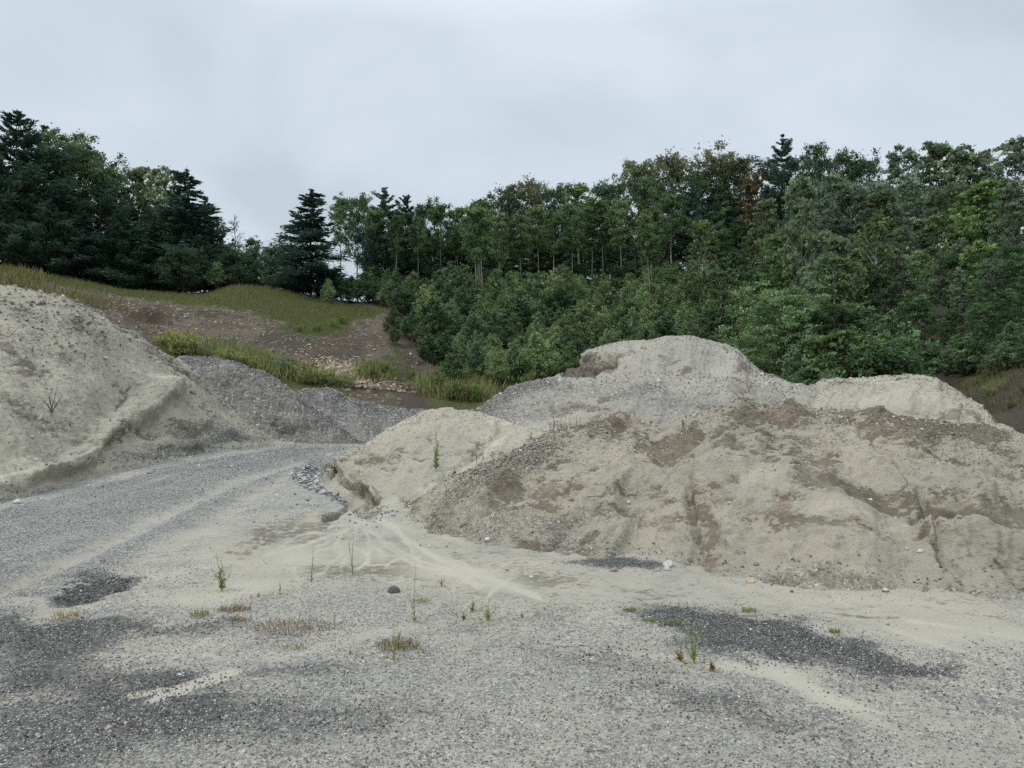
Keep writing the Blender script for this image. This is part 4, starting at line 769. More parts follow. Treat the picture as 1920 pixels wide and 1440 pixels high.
# right hand wood coming down to the pit
for a in [('maple_bush', 1452, 515, 41, 1.05), ('maple_bush', 1405, 600, 39, .75), ('maple_bush', 1500, 560, 46, .8), ('aspen', 1505, 335, 56, .7, -4), ('aspen', 1560, 326, 60, 1), ('aspen', 1600, 345, 57, 1), ('aspen', 1642, 335, 59, 1), ('aspen_pale', 1655, 350, 55, 1), ('aspen', 1550, 430, 52, .9), ('aspen', 1600, 440, 51, .9), ('aspen', 1690, 420, 54, .9), ('aspen', 1720, 480, 49, .9),
          ('birch', 1745, 400, 58, 1.5), ('oak_autumn', 1790, 335, 62, .8), ('maple_bright', 1850, 340, 56, 1), ('maple_bright', 1800, 420, 54, .9), ('aspen', 1900, 340, 52, 1), ('aspen', 1740, 350, 64, 1), ('aspen', 1700, 330, 66, 1), ('dark_maple', 1790, 470, 48, .9), ('maple_bright', 1840, 450, 46, .8), ('oak', 1895, 440, 44, .8), ('aspen', 1960, 400, 46, .9), ('oak', 1950, 480, 40, .8),
          ('aspen', 1655, 540, 44, .7), ('dark_maple', 1560, 570, 43, .8), ('dark_maple', 1620, 600, 42, .7), ('dark_maple', 1700, 600, 41, .8), ('dark_maple', 1770, 600, 41, .7), ('dark_maple', 1840, 590, 40, .8), ('maple_bright', 1800, 645, 37, .5), ('maple_bush', 1745, 655, 37.5, .45), ('dark_maple', 1900, 580, 38, .8), ('dark_maple', 1480, 625, 43, .7), ('maple_bright', 1430, 625, 44, .6), ('bush', 1520, 660, 41, 1),
          ('bush', 1590, 668, 40, 1), ('bush', 1660, 672, 38.5, 1), ('bush', 1710, 672, 38, 1), ('bush', 1850, 672, 36, 1), ('maple_bright', 1885, 620, 35, .7), ('bush', 1910, 668, 34, 1), ('dark_maple', 1960, 560, 36, .8), ('oak', 2050, 430, 42, .9), ('dark_maple', 2080, 560, 36, 1), ('aspen', 2130, 420, 46, 1), ('oak_autumn', 1730, 560, 46, .5), ('young_birch', 1585, 620, 42, .8), ('aspen', 1620, 470, 50, .9), ('maple_bush', 1480, 450, 58, .7), ('aspen', 1530, 500, 48, .8)]:
    tree(a[0], a[1], a[2], a[3], wide=a[4], lean=a[5] if len(a) > 5 else 0)

# bushes and low growth closing the foot of the woods
row(-60, 560, 27, lambda x: np.interp(x, [-60, 0, 130, 250, 370, 450, 560], [450, 455, 485, 500, 503, 502, 508]), 68.5, ['dark_shrub', 'dark_shrub', 'dark_shrub', 'young_pine'], 16, (1.0, 1.4))
row(-60, 540, 44, lambda x: np.interp(x, [0, 130, 250, 370, 450, 560], [400, 420, 450, 460, 475, 492]), 73, ['pine', 'spruce', 'dark_maple'], 18, (1., 1.4))
row(690, 1420, 44, lambda x: 500 - max(0, x - 1100) * .1, 72, ['bush', 'young_alder', 'young_alder'], 12, (1.1, 1.4))
row(840, 1480, 46, lambda x: 455 - max(0, x - 1100) * .14, 79, ['dark_maple'], 12, (.9, 1.1))
row(800, 1480, 50, lambda x: 425 - max(0, x - 1100) * .14, 86, ['dark_maple'], 14, (.9, 1.1))
row(1500, 1960, 42, lambda x: 628, 35.5, ['bush', 'young_alder', 'bush', 'maple_bright'], 16, (1., 1.3))
row(1500, 1960, 56, lambda x: 565, 40, ['dark_maple', 'young_alder', 'dark_maple'], 18, (.8, 1.1))
row(1520, 1960, 58, lambda x: 505, 45, ['aspen', 'dark_maple', 'aspen', 'maple_bush'], 18, (.8, 1.))
row(1560, 1960, 62, lambda x: 455, 50, ['aspen', 'aspen_pale', 'aspen', 'dark_maple'], 16, (.8, 1.))
row(1480, 1960, 62, lambda x: 410, 58, ['aspen', 'aspen', 'aspen_pale', 'maple_bright'], 16, (.8, 1.))
row(1440, 1960, 75, lambda x: 365, 70, ['aspen', 'oak', 'aspen_pale'], 14, (.9, 1.1))

for a in [('dark_maple', 1880, 540, 37.5, .9), ('dark_maple', 1838, 565, 38, .8), ('dark_maple', 1928, 545, 35, .9), ('young_alder', 1900, 600, 33.5, 1.3), ('aspen', 1865, 480, 41, .9), ('dark_maple', 1915, 470, 40, .9), ('young_alder', 1812, 655, 34, 1.3), ('young_birch', 1850, 668, 32.5, 1.2), ('young_alder', 1885, 640, 32.5, 1.3), ('dark_maple', 1925, 600, 32, .8), ('young_alder', 1905, 690, 30, 1.4), ('bush', 1870, 704, 30.5, 1.3), ('dark_maple', 1960, 590, 30, .8), ('young_alder', 1780, 668, 35, 1.2), ('bush', 1838, 712, 30.5, 1.4)]: tree(a[0], a[1], a[2], a[3], wide=a[4])

for a in [('aspen_pale', 1497, 338, 50, .7, -5), ('birch', 1640, 400, 45, 1.1, 2), ('birch', 1565, 470, 42, 1.1, 0), ('birch', 1592, 480, 42, 1.0, 1), ('pole', 1722, 470, 42, .9, 0), ('birch', 1352, 500, 50, 1.1, 0), ('pole', 1220, 400, 66, .8, 3), ('pole', 1226, 408, 66, .8, -5), ('pole', 893, 388, 66, .9, -2), ('pole', 903, 384, 66, .9, 3)]: tree(a[0], a[1], a[2], a[3], wide=a[4], lean=a[5])
# the wood carries on past the right edge of the view
row(1990, 2700, 85, lambda x: 540, 30, ['young_alder', 'dark_maple'], 14, (1., 1.2))
row(1990, 2700, 90, lambda x: 440, 37, ['dark_maple', 'aspen'], 14, (.9, 1.1))
row(1990, 2700, 95, lambda x: 350, 46, ['aspen', 'dark_maple'], 14, (.9, 1.1))
row(1990, 2700, 100, lambda x: 280, 60, ['oak', 'aspen', 'pine'], 14, (1., 1.2))
ORD = 'first second third fourth fifth sixth seventh eighth ninth tenth eleventh twelfth thirteenth fourteenth fifteenth sixteenth seventeenth eighteenth nineteenth twentieth'.split()
def ordw(n):
    if n <= 20: return ORD[n - 1]
    tens = {2: 'twenty', 3: 'thirty', 4: 'forty', 5: 'fifty', 6: 'sixty', 7: 'seventy', 8: 'eighty', 9: 'ninety'}
    d_, u = divmod(n, 10)
    return (tens[d_] + '-' + ORD[u - 1]) if u else tens[d_][:-1] + 'ieth'
# ------------------------------------------------------------------ stones
_t = (1 + 5 ** .5) / 2
ICO_V = unit(np.array([(-1, _t, 0), (1, _t, 0), (-1, -_t, 0), (1, -_t, 0), (0, -1, _t), (0, 1, _t), (0, -1, -_t), (0, 1, -_t), (_t, 0, -1), (_t, 0, 1), (-_t, 0, -1), (-_t, 0, 1)], float))
ICO_F = np.array([(0, 11, 5), (0, 5, 1), (0, 1, 7), (0, 7, 10), (0, 10, 11), (1, 5, 9), (5, 11, 4), (11, 10, 2), (10, 7, 6), (7, 1, 8), (3, 9, 4), (3, 4, 2), (3, 2, 6), (3, 6, 8), (3, 8, 9), (4, 9, 5), (2, 4, 11), (6, 2, 10), (8, 6, 7), (9, 8, 1)])
OCT_V = np.array([(1, 0, 0), (-1, 0, 0), (0, 1, 0), (0, -1, 0), (0, 0, 1), (0, 0, -1)], float)
OCT_F = np.array([(0, 2, 4), (2, 1, 4), (1, 3, 4), (3, 0, 4), (2, 0, 5), (1, 2, 5), (3, 1, 5), (0, 3, 5)])
def rotmats(rs, n):
    q = rs.normal(size=(n, 4)); q /= np.linalg.norm(q, axis=1, keepdims=True); w, x, y, z = q.T
    return np.stack([1-2*(y*y+z*z), 2*(x*y-z*w), 2*(x*z+y*w), 2*(x*y+z*w), 1-2*(x*x+z*z), 2*(y*z-x*w), 2*(x*z-y*w), 2*(y*z+x*w), 1-2*(x*x+y*y)], 1).reshape(n, 3, 3)
GREYS = [((.18, .172, .158), 4), ((.25, .24, .218), 4), ((.34, .325, .29), 4), ((.125, .12, .11), 2), ((.42, .40, .35), 3), ((.28, .24, .19), .8), ((.50, .48, .44), .5)]
ROADC = [((.18, .178, .172), 3), ((.24, .236, .226), 4), ((.31, .304, .29), 3), ((.13, .128, .124), 2), ((.40, .39, .36), .8), ((.28, .25, .20), .8)]
DARKS = [((.075, .073, .07), 4), ((.115, .112, .106), 4), ((.165, .16, .15), 3), ((.45, .45, .43), .12), ((.24, .24, .235), .6)]
CLODS = [((.21, .18, .135), 5), ((.26, .23, .18), 4), ((.16, .135, .10), 3), ((.30, .27, .21), 3), ((.2, .2, .19), 1), ((.45, .43, .38), .25)]
TANS = [((.30, .235, .16), 4), ((.38, .31, .22), 3), ((.22, .17, .115), 4), ((.16, .12, .09), 3), ((.48, .43, .34), 1.5), ((.25, .24, .22), 1)]
def stones(name, C_, size, pal, seed, label, hi=False, flat=.6, sink=.25, mat=None):
    rs = np.random.default_rng(seed); n = len(C_); BV, BF = (ICO_V, ICO_F) if hi else (OCT_V, OCT_F)
    cols = np.array([c for c, w in pal]); w = np.array([w for c, w in pal], float); ci = rs.choice(len(pal), n, p=w / w.sum())
    Rm = rotmats(rs, n); sc = np.stack([rs.uniform(.75, 1.35, n), rs.uniform(.7, 1.1, n), rs.uniform(.5, .9, n)], 1) * size[:, None]
    V = BV[None] * sc[:, None] * (1 + rs.normal(0, .13, (n, len(BV), 1))); V = np.einsum('nij,nkj->nki', Rm, V); V[:, :, 2] *= flat / .6 * .8
    V += (C_ + np.array([0, 0, 1.]) * (size * (.5 - sink))[:, None])[:, None]
    Fq = (BF[None] + np.arange(n)[:, None, None] * len(BV)).reshape(-1, 3)
    col = np.repeat(cols[ci] * rs.uniform(.8, 1.2, (n, 1)), len(BV), axis=0)
    o = mesh_np(name, V.reshape(-1, 3), Fq, mat or M_stone, None, False, col=np.clip(col, 0, 1)); tag(o, label, kind='stuff'); return o
def pick(p, w, n, seed, jit):
    rs = np.random.default_rng(seed); w = np.clip(w, 0, None) * p.vis; i = rs.choice(len(w), n, p=w / w.sum())
    P_ = p.P[i].copy(); j = rs.normal(0, 1, (n, 3)) * jit; j -= (j * p.N[i]).sum(1, keepdims=True) * p.N[i]; return P_ + j, i
def lsize(rs, n, lo, hi, k=2.2): return lo + (hi - lo) * rs.random(n) ** k
rq = np.random.default_rng(9)
gy = GP.P[:, 1]; inside = (GP.px > -120) & (GP.px < 2040) & (GP.py < 1500); ga = GP.area * inside
# pea gravel of the yard: every grain near the camera
clr = np.clip(GP.m[:, 1] - .15, .03, 1) * (1 - .8 * np.clip(mk2[idx, 0], 0, 1))
w = ga * (gy < 8.5) * clr * np.clip(6.5 / gy, .5, 2) ** 2
C_, i = pick(GP, w, 95000, 1, .022); stones('loose_gravel', C_, lsize(rq, 95000, .0028, .0095, 2.0), GREYS, 2, 'fine grey gravel lying over the yard nearest the camera', sink=.35)
w = ga * (gy < 9.5) * (np.clip(GP.m[:, 2] - .05, 0, 1) ** 1.2)
C_, i = pick(GP, w, 26000, 3, .05); stones('loose_gravel', C_, lsize(rq, 26000, .003, .011, 2.2), DARKS, 4, 'black stone chips in the dark patches of the yard', sink=.3)
w = ga * (gy >= 8.5) * (gy < 32) * np.clip(GP.m[:, 1] - .25, 0.01, 1) ** 1.5
C_, i = pick(GP, w, 26000, 5, .05); stones('road_gravel', C_, np.clip(C_[:, 1] * .0008, .007, .022) * rq.uniform(.5, 1.4, 26000), ROADC, 6, 'grey crushed stone strewn along the haul road strips', sink=.35)
w = ga * (gy < 26) * .2 * (1 - inside * 0); C_, i = pick(GP, w * (gy > 3.4), 700, 7, .05); stones('loose_pebbles', C_, rq.uniform(.35, 1.2, 700) * np.clip(C_[:, 1] * .0022, .011, .04), GREYS[1:] + [((.6, .58, .53), 3)], 8, 'single larger pebbles scattered across the yard', hi=True)
w = ga * np.clip(blobs(GP.px, GP.py, [(595, 902, 42, 17, 25, 1.2), (640, 930, 36, 12, 32, 1.2), (668, 946, 18, 8, 20, .8)]) - .3, 0, 1); C_, i = pick(GP, w, 3600, 9, .06); stones('crushed_stone', C_, lsize(rq, 3600, .02, .065, 1.7), [((.29, .287, .28), 4), ((.37, .365, .355), 3), ((.20, .198, .192), 3), ((.12, .118, .114), 2), ((.5, .45, .36), .7), ((.6, .6, .58), .7)], 10, 'blue grey crushed stone spilled in the gully beside the pale mound', hi=True, sink=.1)
w = ga * blobs(GP.px, GP.py, [(600, 870, 50, 14, -25, .7), (690, 965, 40, 16, 0, .5), (660, 1000, 60, 14, 0, .2)]); C_, i = pick(GP, w, 2200, 11, .05); stones('crushed_stone', C_, lsize(rq, 2200, .012, .035, 1.7), ROADC, 12, 'smaller grey stone thinning out above the gully and down the wash', sink=.2)
w = ga * (np.clip(mk[idx, 2], 0, 1) > .35) * blobs(GP.px, GP.py, [(175, 1106, 60, 16, -6, 1)]); C_, i = pick(GP, w, 1500, 13, .02); stones('loose_gravel', C_, lsize(rq, 1500, .006, .022, 1.9), DARKS, 14, 'little heap of coarse dark stones beside the road on the left', hi=True, sink=.2)
def dress(p, n, lo, hi, pal, seed, label, name='loose_stones', wf=None, k=2.5, jit=.03, hi_=False):
    a = np.ones(len(p.P)); a = a * np.clip(.25 + np.abs(p.m[:, 0]) * .6 + p.m[:, 1] * 1.2, .1, 2) * (1 + 1.2 * np.clip(fbm(p.P, 1.5, 3, seed), -.6, 1)) if wf is None else wf
    C_, i = pick(p, a, n, seed, jit); stones(name, C_, lsize(np.random.default_rng(seed), n, lo, hi, k), pal, seed + 1, label, hi=hi_)
dress(P1, 26000, .003, .020, CLODS, 21, 'crumbs of damp sand and grit on the near sand pile', 'soil_crumbs', jit=.02)
dress(P1, 1500, .008, .032, GREYS + [((.58, .55, .5), 1.5), ((.33, .22, .15), .8)], 23, 'pebbles showing in the face of the near sand pile', wf=np.ones(len(P1.P)), hi_=True)
lobe = blobs(P1.px, P1.py, [(900, 920, 120, 30, -36, .9), (960, 985, 120, 28, -12, 1), (1050, 1000, 60, 30, -20, .6), (1000, 865, 60, 16, -30, .5)])
dress(P1, 9000, .007, .030, [((.23, .212, .18), 4), ((.30, .275, .23), 3), ((.17, .157, .135), 2), ((.38, .355, .31), 1.5)], 25, 'gritty stones on the left shoulder of the near sand pile', wf=lobe, jit=.02)
dress(P1, 1100, .006, .022, CLODS, 55, 'clods and pebbles rolled down to the foot of the near sand pile', 'soil_crumbs', wf=smooth(1.45, 1.05, P1.V), jit=.06, hi_=True, k=3.5)
dress(L1, 700, .010, .040, CLODS + GREYS[:3], 57, 'clods fallen along the foot of the large left sand bank', 'soil_crumbs', wf=smooth(1.35, 1.0, L1.V), jit=.12, hi_=True)
dress(P2, 4500, .005, .022, CLODS[1:], 27, 'crumbs and grit on the pale middle mound', 'soil_crumbs')
dress(P3, 8000, .010, .045, GREYS[:6] + CLODS[:4], 29, 'grey stones covering the gravelly ridge')
dress(P3, 90, .03, .08, [((.5, .49, .46), 3), ((.4, .38, .33), 2)], 31, 'paler cobbles on the gravelly ridge', wf=np.ones(len(P3.P)), hi_=True)
dress(P4, 2200, .015, .05, CLODS + GREYS[:2], 33, 'clods and stones on the tallest sand pile', 'soil_crumbs')
dress(P5, 2500, .008, .035, CLODS, 35, 'crumbs of sand on the cream pile', 'soil_crumbs')
dress(L1, 10000, .008, .040, CLODS + GREYS[:3], 37, 'clods and stones on the face of the large left sand bank', 'soil_crumbs', jit=.05)
dress(L1, 260, .03, .10, GREYS[1:] + CLODS[:2], 39, 'cobbles lodged in the large left sand bank', wf=.1 + blobs(L1.px, L1.py, [(90, 610, 110, 60, 10, 1), (60, 680, 90, 40, 0, .5)]), hi_=True)
dress(L2, 7000, .015, .055, ROADC, 41, 'stones of the grey gravel pile'); dress(L3, 7000, .02, .07, ROADC + [((.42, .37, .29), 1)], 43, 'coarse stones of the low grey gravel pile')
C_, i = pick(HT, blobs(HT.px, HT.py, [(690, 728, 72, 24, 25, 1), (760, 752, 60, 12, 12, .8)]), 3800, 45, .1); stones('rock_rubble', C_, lsize(rq, 3800, .045, .16, 2.4), TANS, 46, 'tan broken rock spilled at the foot of the brown bank', hi=True, sink=.2)
wsl = (HT.cov < .35) * (HT.P[:, 1] < 64) * (HT.px > -50) * (HT.px < 1000) * (.3 + np.clip(fbm(HT.P, .4, 3, 5), 0, 1)); C_, i = pick(HT, wsl, 4200, 47, .15); stones('loose_stones', C_, lsize(rq, 4200, .03, .12, 3), TANS, 48, 'small stones scattered on the bare brown bank')

# rocks one can tell apart
def rock(P_, wpx, colr, label, cat='rock', seed=0, name='rock', flat=.75, top=None):
    rs = np.random.default_rng(seed); V = ICO_V; Fq = ICO_F
    for _ in range(2):
        mid = {}; V = list(map(np.array, V)); nf = []
        def mp_(a, b):
            k = (min(a, b), max(a, b))
            if k not in mid: mid[k] = len(V); V.append((V[a] + V[b]) / 2)
            return mid[k]
        for a, b, c in Fq:
            ab, bc, ca = mp_(a, b), mp_(b, c), mp_(c, a); nf += [(a, ab, ca), (b, bc, ab), (c, ca, bc), (ab, bc, ca)]
        V = unit(np.array(V)); Fq = np.array(nf)
    r = wpx / F * P_[1] / 2; dirs = unit(rs.normal(size=(9, 3))); cut = rs.uniform(.62, .95, 9)
    for d_, c_ in zip(dirs, cut):
        q = V @ d_; V = V - np.clip(q - c_, 0, 1)[:, None] * d_ * .9
    V = V * (1 + .06 * fbm(V, 3, 2, seed)[:, None]) * np.array([1, rs.uniform(.75, 1), flat]); zr = rs.uniform(0, 6.28); c, s = math.cos(zr), math.sin(zr)
    V = V @ np.array([[c, s, 0], [-s, c, 0], [0, 0, 1]]) * r * 1.08; col = np.asarray(colr)[None] * (1 + .2 * fbm(V / r, 2, 3, seed + 4)[:, None])
    if top is not None: col[V[:, 2] > r * .35] = top
    o = mesh_np(name, V, Fq, M_stone, None, False, col=np.clip(col, 0, 1)); o.location = P_ + np.array([0, 0, r * flat * .45]); tag(o, label, cat); return o
ROCKS = [(GP, 1407, 1093, 19, (.50, .42, .27), 'rounded cream yellow rock on the sand in front of the near pile'), (GP, 1253, 1061, 22, (.50, .49, .46), 'jagged white rock beside the dark strip at the foot of the near pile'),
 (GP, 1250, 1068, 13, (.44, .43, .40), 'small flat white rock just in front of the jagged white rock'), (GP, 1152, 1071, 14, (.27, .25, .2), 'flat grey brown rock in front of the dark strip at the pile foot'),
 (GP, 1662, 1109, 12, (.27, .15, .09), 'small rusty brown rock with pale top on the sand at the right'), (GP, 1516, 1082, 17, (.27, .255, .22), 'speckled grey rock at the foot of the near pile, right of the cream rock'),
 (P1, 914, 1014, 11, (.55, .54, .50), 'small white rock at the toe of the gritty left shoulder of the near pile'), (P1, 1072, 938, 11, (.45, .32, .17), 'orange tan rock in the face of the near pile above the gritty shoulder'),
 (P1, 1178, 943, 9, (.58, .57, .53), 'small white rock high in the middle of the near pile face'), (P1, 1366, 944, 9, (.40, .38, .33), 'pale grey rock on the near pile right of the dark groove'), (P1, 1271, 976, 8, (.4, .3, .22), 'small pinkish rock just left of the dark groove in the near pile'),
 (P1, 1725, 1036, 12, (.50, .48, .43), 'pale oval rock low on the right side of the near pile'), (P1, 1701, 1031, 8, (.40, .38, .35), 'small grey white rock left of the pale oval rock'), (P1, 1765, 1064, 8, (.11, .10, .09), 'small dark rock below the pale oval rock'),
 (P1, 1632, 937, 7, (.55, .54, .5), 'tiny white stone on the brown slump of the near pile'), (P1, 1418, 1059, 10, (.22, .21, .19), 'dark grey stone near the pile foot above the cream rock'), (P1, 1190, 845, 6, (.50, .47, .42), 'pale pebble under the crest at the left of the near pile'),
 (GP, 738, 1110, 21, (.11, .105, .09), 'dark crumbly clod on the washed silt in the middle of the yard'), (GP, 203, 1366, 10, (.42, .38, .30), 'rounded tan pebble in the dark gravel at lower left'), (GP, 235, 1358, 9, (.42, .33, .2), 'smaller orange tan pebble just right of the rounded tan pebble'),
 (GP, 209, 1374, 8, (.40, .34, .22), 'flat yellowish pebble below the rounded tan pebble'), (GP, 34, 943, 15, (.55, .54, .5), 'white rock at the road edge under the left sand bank'), (GP, 998, 1083, 7, (.55, .54, .5), 'small white stone right of the silt fan'), (GP, 1483, 1110, 7, (.09, .085, .08), 'small dark stone on the sand right of the cream rock'),
 (GP, 166, 913, 8, (.52, .5, .46), 'small white stone where the sand bank meets the road'), (L1, 50, 601, 11, (.27, .25, .2), 'stone high on the left sand bank near its edge'), (L1, 80, 570, 12, (.2, .185, .155), 'dark flat stone just under the crest of the left sand bank'),
 (L1, 197, 673, 8, (.48, .46, .42), 'small white stone in the middle of the left sand bank'), (L1, 68, 863, 6, (.55, .53, .5), 'tiny white stone low on the left sand bank'), (L1, 60, 820, 9, (.42, .4, .36), 'pale stone low on the left sand bank above the tiny white one'),
 (P3, 1237, 716, 9, (.58, .57, .54), 'white cobble on the top edge of the gravelly ridge'), (P3, 1178, 716, 8, (.5, .49, .45), 'pale cobble left of the white one on the gravelly ridge'), (P3, 1331, 717, 6, (.55, .53, .5), 'little white cobble at the right of the gravelly ridge top'), (HT, 957, 711, 13, (.40, .37, .29), 'lone pale boulder on the grassy shelf behind the piles')]
for k, (p, x, y_, wpx, c_, lb) in enumerate(ROCKS):
    rock(on(p, x, y_), wpx, c_, lb, seed=900 + k, name='dirt_clod' if 'clod' in lb else 'rock', cat='clod' if 'clod' in lb else 'rock', top=(.5, .48, .44) if 'rusty' in lb else None)
# a pale stick lying on the near pile
sp = on(P1, 1112, 936); V, Fq = tubes([(np.array([[-.10, 0, .03], [0, 0, .045], [.13, -.02, .05]]) + sp + np.array([0, -.03, 0]), [.006, .006, .004])]); o = mesh_np('stick', V, Fq, M_bark, col=np.ones((len(V), 3)) * np.array([.13, .11, .09])); tag(o, 'thin dark stick lying on the face of the near sand pile', 'stick')
sp = on(P1, 1281, 800); V, Fq = tubes([(np.array([[0, 0, -.03], [.01, -.01, .05], [-.015, -.02, .10]]) + sp, [.012, .011, .006])]); o = mesh_np('stick', V, Fq, M_bark, col=np.ones((len(V), 3)) * np.array([.05, .04, .035])); tag(o, 'short dark stub sticking up near the crest of the near pile', 'stick')

# ------------------------------------------------------------------ weeds
def leafset(rs, base, dirs, L, wd, col, var=.2, droop=.0):
    n = len(base); U = unit(dirs) * (L * rs.uniform(.6, 1.25, n))[:, None] * .5; nr = unit(np.cross(U, rs.normal(size=(n, 3)))); V, Fq = quads(base + U, U, nr * (wd * rs.uniform(.7, 1.2, n))[:, None] * .5)
    c = np.asarray(col)[None] * (1 + rs.normal(0, var, (n, 1))) * (1 + rs.normal(0, .06, (n, 3))); return V, Fq, np.repeat(np.clip(c, .01, 1), 4, axis=0)
def grass_tuft(P_, H, wid, n, col, rs, name, parent=None):
    a = rs.uniform(0, 6.28, n); r = rs.random(n) ** .5 * wid / 2; b = P_ + np.stack([np.cos(a) * r, np.sin(a) * r * .7, np.zeros(n)], 1)
    d_ = np.stack([np.cos(a) * rs.uniform(0, .6, n), np.sin(a) * rs.uniform(0, .6, n), np.ones(n)], 1); V, Fq, c = leafset(rs, b, d_, np.full(n, H), np.full(n, max(.004, H * .035)), col, .25)
    return mesh_np(name, V, Fq, M_weed, parent, False, col=c)
def weed(p, x, y_, hpx, style, label, seed, wpx=None):
    rs = np.random.default_rng(seed); P_ = on(p, x, y_); H = hpx / F * P_[1]; D = P_[1]; k = D / 5.5
    if style in ('tuft', 'dry', 'mat'):
        W_ = (wpx or hpx) / F * D; col = {'tuft': (.27, .29, .09), 'dry': (.30, .24, .10), 'mat': (.24, .17, .08)}[style]; n = {'tuft': 130, 'dry': 90, 'mat': 330}[style]
        o = grass_tuft(np.zeros(3), H, W_, n, col, rs, 'grass_tuft'); o.location = P_; tag(o, label, 'grass tuft'); return o
    root = bpy.data.objects.new('weed', None); root.empty_display_size = .1; COL.objects.link(root); root.location = P_; tag(root, label, 'weed')
    ns = {'spindly': 2, 'leafy': 7, 'low': 6, 'twig': 7, 'tall': 5, 'stalk': 1}[style]; segs = []; B = []; Dr = []; Ls = []
    for i in range(ns):
        h = H * (1 if i == 0 else rs.uniform(.45, .95)); a = rs.uniform(0, 6.28); sp_ = H * {'spindly': .12, 'leafy': .48, 'low': .6, 'twig': .45, 'tall': .12, 'stalk': .04}[style] * (rs.uniform(.1, 1) if i else .3)
        t = np.linspace(0, 1, 7); pts = np.stack([math.cos(a) * sp_ * t ** 1.4 + rs.normal(0, .012 * H, 7) * (t > 0), math.sin(a) * sp_ * t ** 1.4, h * t], 1); rad = (.0030 if style != 'twig' else .0045) * k
        segs.append((pts, rad * (1 - .75 * t)))
        if style == 'twig':
            for q in range(2):
                f = rs.uniform(.3, .8); o_ = np.array([np.interp(f, t, pts[:, j]) for j in range(3)]); e_ = o_ + np.array([rs.normal(0, .1), 0, .3]) * h; segs.append((np.array([o_, e_]), np.array([.5, .2]) * rad))
            continue
        m = {'spindly': 24, 'leafy': 17, 'low': 16, 'tall': 46, 'stalk': 14}[style]; f = rs.uniform(.08, 1, m) if style not in ('spindly', 'stalk') else rs.random(m) ** 1.6 * .97 + .03
        o_ = np.stack([np.interp(f, t, pts[:, j]) for j in range(3)], 1); az = rs.uniform(0, 6.28, m); up = rs.uniform(.3, 1.2, m); B.append(o_); Dr.append(np.stack([np.cos(az), np.sin(az), up], 1))
        Ls.append(H * {'spindly': .075, 'leafy': .15, 'low': .45, 'tall': .10, 'stalk': .05}[style] * (1.15 - .7 * f))
    scol = {'spindly': (.27, .28, .15), 'leafy': (.24, .24, .10), 'low': (.33, .15, .08), 'twig': (.20, .17, .15), 'tall': (.28, .30, .14), 'stalk': (.22, .12, .07)}[style]
    V, Fq = tubes(segs, 4); mesh_np('stem', V, Fq, M_bark, root, col=np.ones((len(V), 3)) * np.array(scol))
    if B:
        B = np.concatenate(B); Dr = np.concatenate(Dr); Ls = np.concatenate(Ls); col = {'spindly': (.26, .31, .13), 'leafy': (.30, .38, .13), 'low': (.26, .20, .07), 'tall': (.26, .32, .13), 'stalk': (.24, .17, .08)}[style]
        V, Fq, c = leafset(rs, B, Dr, Ls, Ls * .30, col, .22); mesh_np('leaves', V, Fq, M_weed, root, False, col=c)
        if style in ('low',): pass
    return root
WEEDS = [(GP, 415, 1108, 72, 'leafy', 'branching weed on the road edge right of the small dark stone heap'), (GP, 583, 1091, 72, 'spindly', 'thin upright weed in the silt, left of the taller leaning pair'), (GP, 661, 1080, 76, 'spindly', 'pale leaning weed on the silt fan above the dark clod'),
 (GP, 738, 1242, 90, 'spindly', 'tall thin weed rising from the reddish clump in front middle'), (GP, 745, 1213, 36, 'leafy', 'bushy green and reddish weed clump in front middle'), (GP, 776, 1166, 108, 'spindly', 'tallest thin weed, right of and behind the reddish clump'),
 (GP, 830, 1100, 18, 'leafy', 'small green weed on the edge of the silt fan'), (GP, 886, 1146, 28, 'leafy', 'soft green weed just behind the brightest middle weed'), (GP, 913, 1163, 44, 'leafy', 'bright green weed in the middle of the yard'), (GP, 868, 1162, 13, 'low', 'tiny reddish seedling left of the bright middle weed'),
 (GP, 980, 1159, 13, 'leafy', 'little green sprout right of the bright middle weed'), (GP, 1302, 1245, 84, 'leafy', 'largest bright green leafy weed at the edge of the big dark patch'), (GP, 1274, 1240, 20, 'low', 'orange red seedling left of the largest green weed'),
 (GP, 1338, 1259, 18, 'low', 'brown red rosette right of the largest green weed'), (GP, 485, 1118, 10, 'leafy', 'flat little weed right of the branching weed'), (GP, 524, 1114, 24, 'spindly', 'short thin weed left of the upright silt weed'), (GP, 655, 1229, 14, 'leafy', 'tiny weed left of the reddish clump'), (GP, 630, 1175, 26, 'spindly', 'faint thin weed beside the dry mat'),
 (P2, 818, 884, 76, 'tall', 'tall pale green weed standing on the pale mound'), (P2, 851, 893, 21, 'leafy', 'short dark green plant on the pale mound beside the tall weed'), (P1, 1039, 824, 56, 'stalk', 'dead brown stalk standing where the mound meets the near pile'), (P2, 1058, 812, 14, 'leafy', 'small yellow green plant beside the dead brown stalk'), (P2, 995, 824, 16, 'leafy', 'small faded plant left of the dead brown stalk'),
 (L1, 98, 775, 52, 'twig', 'bare leafless shrub on the left sand bank'), (L1, 131, 800, 13, 'leafy', 'tiny green plant right of the bare shrub'), (L1, 62, 660, 12, 'leafy', 'small wispy plant halfway up the left sand bank'), (P2, 893, 868, 30, 'stalk', 'thin dry stalk on the pale mound by the chute'), (P2, 905, 862, 20, 'stalk', 'shorter dry stalk on the pale mound by the chute')]
for k, (p, x, y_, h_, st_, lb) in enumerate(WEEDS): weed(p, x, y_, h_, st_, lb, 500 + k)
